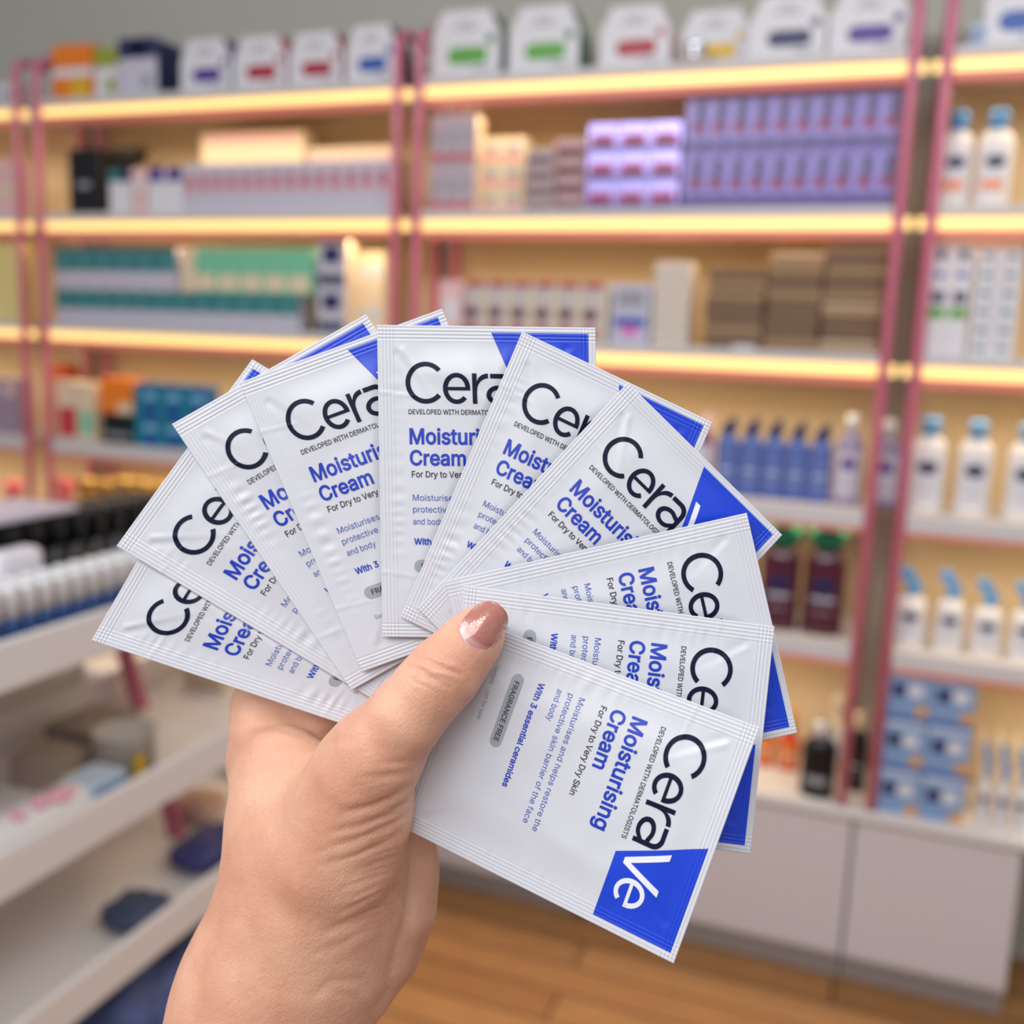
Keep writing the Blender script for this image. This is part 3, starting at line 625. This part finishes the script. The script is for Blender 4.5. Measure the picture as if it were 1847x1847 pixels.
def dice(mb, stepu, stepv):
    bm = bmesh.new(); vs = [bm.verts.new(v) for v in mb.v]; 
    for f, mi in zip(mb.f, mb.m):
        try: q = bm.faces.new([vs[i] for i in f]); q.material_index = mi
        except ValueError: pass
    xs = [v.co.x for v in bm.verts]; ys = [v.co.y for v in bm.verts]
    x = math.floor(min(xs) / stepu) * stepu + stepu
    while x < max(xs): bmesh.ops.bisect_plane(bm, geom=bm.verts[:] + bm.edges[:] + bm.faces[:], plane_co=(x, 0, 0), plane_no=(1, 0, 0)); x += stepu
    y = math.floor(min(ys) / stepv) * stepv + stepv
    while y < max(ys): bmesh.ops.bisect_plane(bm, geom=bm.verts[:] + bm.edges[:] + bm.faces[:], plane_co=(0, y, 0), plane_no=(0, 1, 0)); y += stepv
    bm.verts.ensure_lookup_table(); bm.verts.index_update()
    r = (np.array([v.co[:] for v in bm.verts]), [tuple(v.index for v in f.verts) for f in bm.faces], [f.material_index for f in bm.faces], mb.mats); bm.free(); return r
PARTS = [('brand_lettering', dice(logo, 4.5, 4.5), .13), ('product_text', dice(bt, 6, 6), .13), ('badge', dice(bd, 5, 5), .10), ('badge_text', dice(bdt, 6, 6), .16)]

def height0(u, v, seed):                # mm above the sheet; u,v in layout units
    rs = np.random.RandomState(seed); ph = rs.rand(12) * 6.283
    dl = u; dr = SU - u; dt = v; db = SV - v; e = np.minimum(np.minimum(dl, dr), np.minimum(dt, db))
    s = lambda x: np.clip(x, 0, 1) ** 2 * (3 - 2 * np.clip(x, 0, 1))
    puff = s((dl - 34) / 70) * s((dr - 34) / 70) * s((dt - 30) / 60) * s((db - 30) / 60)
    h = .85 * puff
    # pressed ridges in the seals
    sealx = np.minimum(dl, dr); sealy = np.minimum(dt, db)
    h = h + .11 * np.sin(sealy * 2 * math.pi / 6.4) * (1 - s((sealy - 25) / 4)) * s((sealy - 2) / 3)
    h = h + .075 * np.sin(sealx * 2 * math.pi / 6.4) * (1 - s((sealx - 29) / 4)) * s((sealx - 2) / 3)
    # gathered ripples where the side seals meet the pillow
    for side, d in ((0, dl), (1, dr)):
        env = np.exp(-((d - 33) / 13.) ** 2) * (.35 + .65 * np.clip(np.sin(v / SV * 9.2 + ph[side]), 0, 1)) * s((v - 60) / 50) * s((SV - 60 - v) / 50)
        h = h + .20 * env * (np.sin(v * (2 * math.pi / 23.) + 2.6 * np.sin(v / 29. + ph[2 + side])) + .5 * np.sin(v / 7.3 + 3 * np.sin(v / 47. + ph[8])))* np.clip(.6 + .6 * np.sin(v / 53. + ph[9 + side]), .1, 1)
    # soft creases running in from the corners
    for k, (cu_, cv_, du, dv) in enumerate(((38, 36, .55, .83), (SU - 38, 36, -.6, .8), (38, SV - 36, .6, -.8), (SU - 38, SV - 36, -.55, -.83))):
        L = 25 + 40 * rs.rand(); tt = (u - cu_) * du + (v - cv_) * dv; pp = -(u - cu_) * dv + (v - cv_) * du
        h = h + (.10 + .35 * rs.rand()) * np.exp(-(pp / 5.5) ** 2) * s(tt / 12) * np.exp(-np.clip(tt, 0, None) / L) - .3 * np.exp(-((pp - 10) / 8) ** 2) * s(tt / 12) * np.exp(-np.clip(tt, 0, None) / L)
    # a couple of long shallow dents
    for k in range(5):
        a = rs.rand() * math.pi; c0 = (rs.rand() * .7 + .15) * SU; c1 = (rs.rand() * .8 + .1) * SV; w = 16 + 18 * rs.rand(); L = 60 + 90 * rs.rand()
        tt = (u - c0) * math.cos(a) + (v - c1) * math.sin(a); pp = -(u - c0) * math.sin(a) + (v - c1) * math.cos(a)
        h = h + (.30 * rs.rand() + .12) * (1 if k % 2 else -1) * np.exp(-(pp / w) ** 2 - (tt / L) ** 2) * puff
    # cross fold lines left by the cutter
    for fv in (90 + 30 * rs.rand(), 430 + 40 * rs.rand()):
        h = h + .16 * np.exp(-((v - fv - .12 * u) / 2.2) ** 2) * (1 - s((dl - 55) / 25))
    h = h + .06 * np.sin(u / 23. + ph[5] + 2 * np.sin(v / 60.)) * np.sin(v / 31. + ph[6]) * s(e / 30)
    return h
def height(u, v, seed, cover=None, quad=None):
    h = height0(u, v, seed)
    if cover:
        s_ = u / SU; t_ = v / SV; q = [np.array(c[:2], float) for c in quad]
        X = (1 - s_) * (1 - t_) * q[0][0] + s_ * (1 - t_) * q[1][0] + s_ * t_ * q[2][0] + (1 - s_) * t_ * q[3][0]
        Y = (1 - s_) * (1 - t_) * q[0][1] + s_ * (1 - t_) * q[1][1] + s_ * t_ * q[2][1] + (1 - s_) * t_ * q[3][1]
        for cq in cover:                     # lies pressed flat under the sachets on top of it
            c = [np.array(k[:2], float) for k in cq]; din = np.full(np.shape(u), 1e9)
            for i in range(4):
                e = c[(i + 1) % 4] - c[i]; l = np.hypot(*e); din = np.minimum(din, (e[0] * (Y - c[i][1]) - e[1] * (X - c[i][0])) / l)
            k = np.clip((din + 14) / 26, 0, 1); k = k * k * (3 - 2 * k); h = h * (1 - .85 * k)
    return h
def axis(L, seal, fine, coarse):
    a = np.arange(0, seal, fine); m_ = np.linspace(seal, L - seal, int((L - 2 * seal) / coarse)); return np.concatenate([a, m_, L - a[::-1]])
UA = axis(SU, 34, 1.6, 3.6); VA = axis(SV, 30, 1.6, 3.6)
UU, VV = np.meshgrid(UA, VA)
def make_sachet(corn, seed, label, bend=0.0, curl=0.0, cover=None):
    P = [near(*c) for c in corn]; o0 = sum(P) / 4
    def pos(u, v, h):
        s_ = (u / SU)[..., None]; t_ = (v / SV)[..., None]
        base = (1 - s_) * (1 - t_) * P[0] + s_ * (1 - t_) * P[1] + s_ * t_ * P[2] + (1 - s_) * t_ * P[3]
        n = np.cross(P[3] - P[0], P[1] - P[0]); n = n / np.linalg.norm(n)
        if np.dot(n, CP - o0) < 0: n = -n
        ex = bend * np.sin(np.pi * u / SU) + curl * (u / SU - .5) * (v / SV - .5)
        return base + n * ((h + ex) / 1000.)[..., None] - o0
    root = empty('sachet', tuple(o0)); tag(root, label, 'sachet', 'fanned moisturiser sachets')
    H_ = height(UU, VV, seed, cover, corn); ny, nx = UU.shape
    fr = pos(UU, VV, H_).reshape(-1, 3)
    puff = np.clip(H_, 0, 1); bk = pos(UU, VV, np.clip(H_, None, 0) - .14).reshape(-1, 3)
    idx = np.arange(ny * nx).reshape(ny, nx); o = ny * nx; fs = []
    a = idx[:-1, :-1].ravel(); b_ = idx[:-1, 1:].ravel(); c = idx[1:, 1:].ravel(); d = idx[1:, :-1].ravel()
    fs = np.concatenate([np.stack([a, d, c, b_], 1), np.stack([a, b_, c, d], 1) + o])
    rim = np.concatenate([idx[0, :], idx[1:, -1], idx[-1, -2::-1], idx[-2:0:-1, 0]]); r2 = np.roll(rim, -1)
    fs = np.concatenate([fs, np.stack([rim, r2, r2 + o, rim + o], 1)])
    me = bpy.data.meshes.new('pouch'); me.from_pydata(np.concatenate([fr, bk]).tolist(), [], fs.tolist()); me.materials.append(film)
    whitef = mat('sachet_back', (222, 223, 228), .4); me.materials.append(whitef)
    nf = len(a); mi = np.zeros(len(fs), int); mi[nf:] = 1; me.polygons.foreach_set('material_index', mi)
    me.polygons.foreach_set('use_smooth', np.concatenate([np.ones(2 * nf, bool), np.zeros(len(fs) - 2 * nf, bool)]))
    uvl = me.uv_layers.new(name='UVMap'); vi = np.zeros(len(me.loops), int); me.loops.foreach_get('vertex_index', vi)
    UVs = np.stack([np.tile((UU / SU).ravel(), 2), np.tile((VV / SV).ravel(), 2)], 1); uvl.data.foreach_set('uv', UVs[vi].ravel().astype(np.float32))
    me.update(); po = bpy.data.objects.new('pouch', me); COL.objects.link(po); po.parent = root
    badge = None
    for name, (vs, ff, fm_, mats_), off in PARTS:
        q = pos(vs[:, 0], vs[:, 1], height(vs[:, 0], vs[:, 1], seed, cover, corn) + off)
        m2 = bpy.data.meshes.new(name); m2.from_pydata(q.tolist(), [], [f for f in ff])
        for m_ in mats_: m2.materials.append(m_)
        m2.polygons.foreach_set('material_index', fm_); m2.update()
        t = bpy.data.objects.new(name, m2); COL.objects.link(t); t.parent = badge if name == 'badge_text' else root
        if name == 'badge': badge = t
    return root
Z = lambda z: z * 1200.
SAC = [
 ('A', [(165, 1155, 0.2590), (365, 810, 0.2590), (890, 985, .2597), (690, 1330, 0.2592)], 'lowest sachet on the left of the fan, tip pointing at the rack'),
 ('B', [(210, 985, 0.2572), (455, 648, 0.2572), (935, 935, .2584), (690, 1272, 0.2578)], 'second sachet from the left, overlapping the lowest left one'),
 ('C', [(310, 765, 0.2554), (660, 567, 0.2554), (984, 1047, .2572), (634, 1245, 0.2564)], 'third sachet from the left, showing only a single large C'),
 ('D', [(432, 690, 0.2536), (797, 557, 0.2536), (1020, 1080, .2560), (653, 1212, 0.2550)], 'sachet tilted left just beside the upright sachet'),
 ('E', [(680, 586, 0.2518), (1074, 591, 0.2518), (1082, 1152, .2548), (690, 1149, 0.2536)], 'upright sachet in the middle of the fan'),
 ('F', [(942, 598, 0.2500), (1285, 762, 0.2500), (1064, 1278, .2536), (723, 1113, 0.2522)], 'sachet tilted slightly right, just right of the upright one'),
 ('G', [(1132, 690, 0.2480), (1411, 965, 0.2480), (1030, 1375, .2524), (753, 1097, 0.2508)], 'sachet tilted halfway right with the stroke of the V showing'),
 ('H', [(1347, 925, 0.2452), (1438, 1322, 0.2452), (890, 1440, .2512), (803, 1048, 0.2494)], 'sachet pointing right, its top edge above the thumbnail'),
 ('I', [(1397, 1130, 0.2410), (1353, 1540, 0.2410), (795, 1467, .2500), (838, 1056, 0.2480)], 'sachet pointing right directly behind the frontmost sachet'),
 ('J', [(1370, 1312, 0.2300), (1215, 1738, 0.2300), (715, 1487, .2485), (845, 1114, 0.2462)], 'frontmost sachet, fully visible at the lower right with complete wording')]
for k, (n_, c_, lb_) in enumerate(SAC):
    make_sachet([(x, y, Z(z)) for x, y, z in c_], 11 + k, 'white and blue ' + lb_, bend=[.1, .1, .1, .1, .1, .1, .1, .1, .2, .8][k], cover=[q[1] for q in SAC[k + 1:]])

# ------------------------------------------------------------------ the hand, grown as one smooth surface
def cmm(px, py, z): return np.array([(px - CX) / F * z, (py - CX) / F * z, z])
H_ = .6; lo = np.array([-128., 25., 262.]); hi = np.array([14., 262., 372.]); dims = np.ceil((hi - lo) / H_).astype(int)
gx, gy, gz = [lo[i] + H_ * np.arange(dims[i]) for i in range(3)]
def newfield(): return np.full(tuple(dims), 30., np.float32)
def cone(fld, p0, p1, r0, r1, k=3., zs=1.0):
    p0 = np.array(p0, float); p1 = np.array(p1, float); R_ = max(r0, r1) + 3 * k + 4
    a = np.maximum(((np.minimum(p0, p1) - R_ - lo) / H_).astype(int), 0); c = np.minimum(((np.maximum(p0, p1) + R_ - lo) / H_).astype(int) + 1, dims)
    if (c <= a).any(): return
    X = gx[a[0]:c[0], None, None] - p0[0]; Y = gy[None, a[1]:c[1], None] - p0[1]; Zz = (gz[None, None, a[2]:c[2]] - p0[2]) / zs
    d = p1 - p0; d = np.array([d[0], d[1], d[2] / zs]); dd = d @ d
    t = np.clip((X * d[0] + Y * d[1] + Zz * d[2]) / max(dd, 1e-6), 0, 1)
    q = np.sqrt((X - t * d[0]) ** 2 + (Y - t * d[1]) ** 2 + (Zz - t * d[2]) ** 2) - (r0 + (r1 - r0) * t)
    s = fld[a[0]:c[0], a[1]:c[1], a[2]:c[2]]; hh = np.clip(.5 + .5 * (s - q) / k, 0, 1)
    fld[a[0]:c[0], a[1]:c[1], a[2]:c[2]] = s * (1 - hh) + q * hh - k * hh * (1 - hh)
def chain(fld, pts, k=3., zs=1.0):           # (px,py,z,r in px)
    for (x0, y0, z0, r0), (x1, y1, z1, r1) in zip(pts[:-1], pts[1:]):
        cone(fld, cmm(x0, y0, z0), cmm(x1, y1, z1), r0 * z0 / F, r1 * z1 / F, k, zs)
def smin(a, c, k):
    hh = np.clip(.5 + .5 * (a - c) / k, 0, 1); return a * (1 - hh) + c * hh - k * hh * (1 - hh)
body = newfield()
chain(body, [(512, 1400, 316, 90), (538, 1470, 313, 123), (556, 1540, 311, 148), (556, 1620, 310, 157), (535, 1710, 312, 168), (498, 1790, 312, 172), (481, 1850, 312, 174), (450, 1960, 314, 176), (400, 2150, 318, 186), (350, 2380, 322, 200)], 5, .68)
chain(body, [(482, 1275, 336, 66), (492, 1370, 330, 78)], 5)
chain(body, [(497, 1375, 327, 76), (515, 1480, 322, 92), (540, 1640, 316, 110)], 6)          # index metacarpal side
chain(body, [(560, 1390, 340, 70), (570, 1560, 330, 90), (560, 1700, 322, 95)], 6)
chain(body, [(640, 1430, 342, 62), (640, 1580, 332, 85), (600, 1720, 322, 90)], 6)
thumb = newfield()
chain(thumb, [(868, 1133, 286, 41), (860, 1146, 285, 47), (838, 1172, 283.5, 55), (802, 1213, 282, 64), (768, 1250, 281.5, 64), (728, 1298, 282, 68), (680, 1358, 286, 84), (655, 1395, 289, 92)], 3)
chain(thumb, [(655, 1395, 289, 88), (635, 1455, 295, 108), (606, 1540, 300, 116), (586, 1630, 305, 108), (570, 1720, 308, 96)], 4)
heel = newfield()
chain(heel, [(712, 1500, 326, 72), (702, 1570, 324, 86), (694, 1640, 322, 88), (676, 1705, 320, 80), (630, 1770, 317, 78), (560, 1850, 315, 90)], 4)
f_ = smin(body, thumb, 13.); f_ = smin(f_, heel, 1.6)
fing = newfield()
for pts in ([(505, 1375, 332, 66), (640, 1250, 335, 58), (770, 1150, 328, 53), (860, 1120, 321, 46)],
            [(570, 1400, 345, 66), (715, 1295, 352, 58), (835, 1235, 341, 52), (920, 1215, 326, 46)],
            [(645, 1450, 350, 62), (770, 1385, 357, 55), (880, 1330, 343, 50), (950, 1320, 327, 44)],
            [(690, 1520, 346, 54), (800, 1452, 350, 47), (890, 1412, 338, 43), (945, 1404, 327, 38)]):
    one = newfield(); chain(one, pts, 1.5); fing = np.minimum(fing, one) if fing is not None else one
f_ = smin(f_, fing, 3.5)
del body, thumb, heel, fing
def surface_nets(f):
    s = f < 0; nx, ny, nz = f.shape
    acc = np.zeros((nx - 1, ny - 1, nz - 1, 3), np.float32); cnt = np.zeros((nx - 1, ny - 1, nz - 1), np.float32)
    cs = [(i, j, k) for i in (0, 1) for j in (0, 1) for k in (0, 1)]
    sl = lambda c: (slice(c[0], nx - 1 + c[0]), slice(c[1], ny - 1 + c[1]), slice(c[2], nz - 1 + c[2]))
    for c in cs:
        for ax in range(3):
            if c[ax]: continue
            e = list(c); e[ax] = 1; A = f[sl(c)]; B = f[sl(e)]; m = (A < 0) != (B < 0)
            I = np.nonzero(m); t = A[I] / (A[I] - B[I])
            for q in range(3): acc[I[0], I[1], I[2], q] += c[q] + (t if q == ax else 0)
            cnt[I] += 1
    I = np.nonzero(cnt > 0); vid = -np.ones(cnt.shape, int); vid[I] = np.arange(len(I[0]))
    V = acc[I] / cnt[I][:, None] + np.stack(I, 1); Fs = []
    for ax in range(3):
        b1, b2 = (ax + 1) % 3, (ax + 2) % 3
        A = s; B = np.roll(s, -1, ax); m = A != B
        q = [slice(1, -1)] * 3; J = np.nonzero(m[tuple(q)]); J = np.stack(J, 1) + 1
        J = J[(J[:, ax] < f.shape[ax] - 1)]
        def g(o1, o2):
            K = J.copy(); K[:, b1] -= o1; K[:, b2] -= o2; K = np.minimum(K, np.array(cnt.shape) - 1); return vid[K[:, 0], K[:, 1], K[:, 2]]
        Q = np.stack([g(1, 1), g(0, 1), g(0, 0), g(1, 0)], 1); inside = A[J[:, 0], J[:, 1], J[:, 2]]
        Q[~inside] = Q[~inside][:, ::-1]; Fs.append(Q[(Q >= 0).all(1)])
    return V, np.concatenate(Fs)
V, Q = surface_nets(f_)
lab = np.arange(len(V))                       # keep the one connected skin
while True:
    old = lab.copy(); m_ = lab[Q].min(1)
    for i in range(4): np.minimum.at(lab, Q[:, i], m_)
    lab = lab[lab]; lab = lab[lab]
    if (lab == old).all(): break
cnt_ = np.bincount(lab); keep = lab == cnt_.argmax(); Q = Q[keep[Q].all(1)]; ren = np.cumsum(keep) - 1; Q = ren[Q]; V = V[keep]
# sample the field gradient for smooth vertex normals
P3 = V * H_ + lo
G = np.stack([np.gradient(f_, axis=i)[tuple(np.minimum(np.round(V).astype(int), dims - 1).T)] for i in range(3)], 1); G /= np.linalg.norm(G, axis=1)[:, None] + 1e-9
del f_
def smooth(Vv, Qq, it):
    n = len(Vv); 
    for _ in range(it):
        acc = np.zeros((n, 3)); c = np.zeros(n)
        for i in range(4):
            a = Qq[:, i]; b2 = Qq[:, (i + 1) % 4]
            for q in range(3): acc[:, q] += np.bincount(a, Vv[b2, q], n) + np.bincount(b2, Vv[a, q], n)
            c += np.bincount(a, minlength=n) + np.bincount(b2, minlength=n)
        Vv = Vv * .4 + .6 * acc / np.maximum(c, 1)[:, None]
    return Vv
P3 = smooth(P3, Q, 4)
# skin folds: (pixel polyline, depth mm, width px)
px = P3[:, 0] / P3[:, 2] * F + CX; py = P3[:, 1] / P3[:, 2] * F + CX; view = P3 / np.linalg.norm(P3, axis=1)[:, None]
facing = np.clip(-(G * view).sum(1) * 2.5, 0, 1)
FOLDS = [([(735, 1200), (760, 1210), (785, 1228), (812, 1240)], .7, 4), ([(745, 1186), (775, 1192), (805, 1208), (832, 1216)], .8, 4), ([(752, 1175), (780, 1180), (812, 1192)], .55, 3.5),
 ([(760, 1165), (800, 1175), (835, 1200), (845, 1212)], .3, 3), ([(772, 1222), (800, 1222), (822, 1232)], .4, 3.5), ([(730, 1215), (752, 1232), (785, 1246)], .25, 3),
 ([(620, 1465), (665, 1455), (705, 1440), (738, 1420)], .8, 7), ([(660, 1480), (700, 1468), (740, 1440)], .45, 5), ([(650, 1404), (690, 1400), (735, 1392)], .5, 6), ([(690, 1378), (742, 1374)], .35, 5),
 ([(575, 1535), (640, 1515), (700, 1490), (738, 1468)], .4, 6), ([(580, 1560), (640, 1545), (690, 1520), (735, 1495)], .4, 6), ([(600, 1500), (650, 1488), (690, 1474)], .4, 5),
 ([(420, 1308), (500, 1312), (560, 1330), (600, 1322)], .5, 6), ([(500, 1335), (570, 1345), (640, 1330)], .35, 7),
 ([(590, 1680), (640, 1660), (690, 1630), (715, 1600)], .7, 9), ([(570, 1720), (620, 1700), (680, 1660)], .4, 8), ([(600, 1650), (650, 1630), (700, 1600)], .35, 6),
 ([(716, 1600), (735, 1650), (745, 1680)], .7, 6), ([(700, 1640), (712, 1690), (706, 1750)], .5, 6), ([(560, 1800), (600, 1770), (650, 1768), (665, 1790)], .4, 8), ([(610, 1790), (640, 1800), (662, 1840)], .4, 8)]
rf = np.random.RandomState(3)
for k in range(26):                          # fine lines across the ball of the thumb
    t = k / 25.; x1 = 740 - 30 * t + rf.uniform(-6, 2); y1 = 1400 + 250 * t; L = rf.uniform(50, 130); a = math.radians(24 + rf.uniform(-7, 7) - 10 * (1 - t))
    FOLDS.append(([(x1 - L * math.cos(a), y1 + L * math.sin(a)), (x1 - .5 * L * math.cos(a), y1 + .42 * L * math.sin(a)), (x1, y1)], rf.uniform(.10, .26), rf.uniform(2.5, 4)))
disp = np.zeros(len(P3))
for pl, dep, w in FOLDS:
    best = np.full(len(P3), 1e9); L_ = sum(math.dist(pl[i], pl[i + 1]) for i in range(len(pl) - 1)); run = 0; tb = np.zeros(len(P3))
    for i in range(len(pl) - 1):
        a = np.array(pl[i], float); d = np.array(pl[i + 1], float) - a; l = math.hypot(*d)
        t = np.clip(((px - a[0]) * d[0] + (py - a[1]) * d[1]) / l ** 2, 0, 1); q = np.hypot(px - a[0] - t * d[0], py - a[1] - t * d[1])
        m_ = q < best; best[m_] = q[m_]; tb[m_] = (run + t[m_] * l) / L_; run += l
    fade = np.sin(np.pi * np.clip(tb * .9 + .05, 0, 1)) ** .6
    disp -= dep * .62 * fade * (np.exp(-(best / w) ** 2) - .45 * np.exp(-((best - 2.2 * w) / (1.3 * w)) ** 2))
P3 = P3 + G * (disp * facing * (P3[:, 2] < 330))[:, None]
P3 = smooth(P3, Q, 1)
wp_ = (P3 / 1000.) @ R + CP; origin = near(480, 1700, 315)
me = bpy.data.meshes.new('person'); me.from_pydata((wp_ - origin).tolist(), [], Q.tolist())
me.polygons.foreach_set('use_smooth', np.ones(len(Q), bool)); me.update()
skin = bpy.data.materials.new('skin'); skin.use_nodes = True; nt = skin.node_tree; N = nt.nodes; b = N['Principled BSDF']
tc = N.new('ShaderNodeTexCoord'); n1 = N.new('ShaderNodeTexNoise'); n1.inputs['Scale'].default_value = 45; n1.inputs['Detail'].default_value = 4
nt.links.new(tc.outputs['Object'], n1.inputs['Vector']); rp = N.new('ShaderNodeValToRGB')
rp.color_ramp.elements[0].color = (*lin((208, 152, 126)), 1); rp.color_ramp.elements[0].position = .35; rp.color_ramp.elements[1].color = (*lin((226, 176, 148)), 1); rp.color_ramp.elements[1].position = .65
nt.links.new(n1.outputs['Fac'], rp.inputs['Fac']); nt.links.new(rp.outputs['Color'], b.inputs['Base Color'])
b.inputs['Roughness'].default_value = .42; b.inputs['Specular IOR Level'].default_value = .42
b.inputs['Subsurface Weight'].default_value = .25; b.inputs['Subsurface Radius'].default_value = (1, .35, .2); b.inputs['Subsurface Scale'].default_value = .003
vo = N.new('ShaderNodeTexVoronoi'); vo.inputs['Scale'].default_value = 1500; vo.feature = 'DISTANCE_TO_EDGE'
mp = N.new('ShaderNodeMapping'); mp.inputs['Scale'].default_value = (1, 1, .45); mp.inputs['Rotation'].default_value = (0, .9, .3)
nt.links.new(tc.outputs['Object'], mp.inputs['Vector']); nt.links.new(mp.outputs['Vector'], vo.inputs['Vector'])
n2 = N.new('ShaderNodeTexNoise'); n2.inputs['Scale'].default_value = 420; nt.links.new(tc.outputs['Object'], n2.inputs['Vector'])
ad = N.new('ShaderNodeMath'); ad.operation = 'ADD'; nt.links.new(vo.outputs['Distance'], ad.inputs[0]); nt.links.new(n2.outputs['Fac'], ad.inputs[1])
bp = N.new('ShaderNodeBump'); bp.inputs['Strength'].default_value = .5; bp.inputs['Distance'].default_value = .0004
nt.links.new(ad.outputs[0], bp.inputs['Height']); nt.links.new(bp.outputs['Normal'], b.inputs['Normal'])
me.materials.append(skin)
hand = bpy.data.objects.new('person', me); COL.objects.link(hand); hand.location = origin
tag(hand, 'left hand and wrist pinching a fan of sachets, thumb in front with glossy rose nail', 'person')
# thumb nail: a curved plate bedded into the thumb
cb = np.array([846., 1160.]); ax = np.array([50., -58.]); ax /= np.hypot(*ax); sd = np.array([-ax[1], ax[0]])
NS, NT = 26, 22; vt = []
for i in range(NS + 1):
    s_ = i / NS
    for j in range(NT + 1):
        t_ = j / NT * 2 - 1; th = t_ * .98
        b0 = 15 * t_ * t_ - 4; e0 = 88 - 24 * abs(t_) ** 2.6; hw = 32 + 4.5 * math.sin(math.pi * min(1, s_ * .8 + .12))
        lat = hw * math.sin(th) / math.sin(.98); q_ = cb + ax * (b0 + (e0 - b0) * s_) + sd * lat
        vt.append(near(q_[0], q_[1], 274.7 + 1.0 * s_ + 3.0 * s_ * s_ + 5.6 * (1 - math.cos(th))))
vb = [v + R[2] * .0006 for v in vt]; W1 = NT + 1
fs = [(i * W1 + j, i * W1 + j + 1, (i + 1) * W1 + j + 1, (i + 1) * W1 + j) for i in range(NS) for j in range(NT)]
nv = len(vt); rim = [j for j in range(W1)] + [i * W1 + NT for i in range(1, NS + 1)] + [NS * W1 + j for j in range(NT - 1, -1, -1)] + [i * W1 for i in range(NS - 1, 0, -1)]
fa = fs + [tuple(k + nv for k in f[::-1]) for f in fs] + [(rim[k], rim[(k + 1) % len(rim)], rim[(k + 1) % len(rim)] + nv, rim[k] + nv) for k in range(len(rim))]
nm = bpy.data.meshes.new('thumbnail'); nm.from_pydata([tuple(v - origin) for v in vt + vb], [], fa); nm.polygons.foreach_set('use_smooth', [True] * len(fa))
uvl = nm.uv_layers.new(name='UVMap')
for lp, uvd in zip(nm.loops, uvl.data):
    k = lp.vertex_index % nv; uvd.uv = (k // W1 / NS, (k % W1) / NT)
nail = bpy.data.materials.new('nail_polish'); nail.use_nodes = True; nt = nail.node_tree; N = nt.nodes; b = N['Principled BSDF']
uv = N.new('ShaderNodeUVMap'); sp = N.new('ShaderNodeSeparateXYZ'); nt.links.new(uv.outputs['UV'], sp.inputs[0])
r1 = N.new('ShaderNodeValToRGB'); e = r1.color_ramp.elements; e[0].color = (*lin((200, 150, 146)), 1); e[0].position = .12; e[1].color = (*lin((178, 108, 102)), 1); e[1].position = .20
nt.links.new(sp.outputs[0], r1.inputs['Fac'])
tc = N.new('ShaderNodeTexCoord'); vo = N.new('ShaderNodeTexNoise'); vo.inputs['Scale'].default_value = 2600; nt.links.new(tc.outputs['Object'], vo.inputs['Vector'])
r2 = N.new('ShaderNodeValToRGB'); r2.color_ramp.elements[0].position = .56; r2.color_ramp.elements[1].position = .63; nt.links.new(vo.outputs['Fac'], r2.inputs['Fac'])
r3 = N.new('ShaderNodeValToRGB'); r3.color_ramp.elements[0].position = .2; r3.color_ramp.elements[1].position = .5; nt.links.new(sp.outputs[0], r3.inputs['Fac'])
mu = N.new('ShaderNodeMath'); mu.operation = 'MULTIPLY'; nt.links.new(r2.outputs['Color'], mu.inputs[0]); nt.links.new(r3.outputs['Color'], mu.inputs[1])
mx = N.new('ShaderNodeMix'); mx.data_type = 'RGBA'; nt.links.new(mu.outputs[0], mx.inputs['Factor']); nt.links.new(r1.outputs['Color'], mx.inputs['A']); mx.inputs['B'].default_value = (*lin((250, 214, 160)), 1)
nt.links.new(mx.outputs['Result'], b.inputs['Base Color']); nt.links.new(mu.outputs[0], b.inputs['Metallic'])
b.inputs['Roughness'].default_value = .22; b.inputs['Coat Weight'].default_value = 1; b.inputs['Coat Roughness'].default_value = .03
nm.materials.append(nail); no = bpy.data.objects.new('thumbnail', nm); COL.objects.link(no); no.parent = hand; no['label'] = 'glossy rose thumbnail with gold glitter'
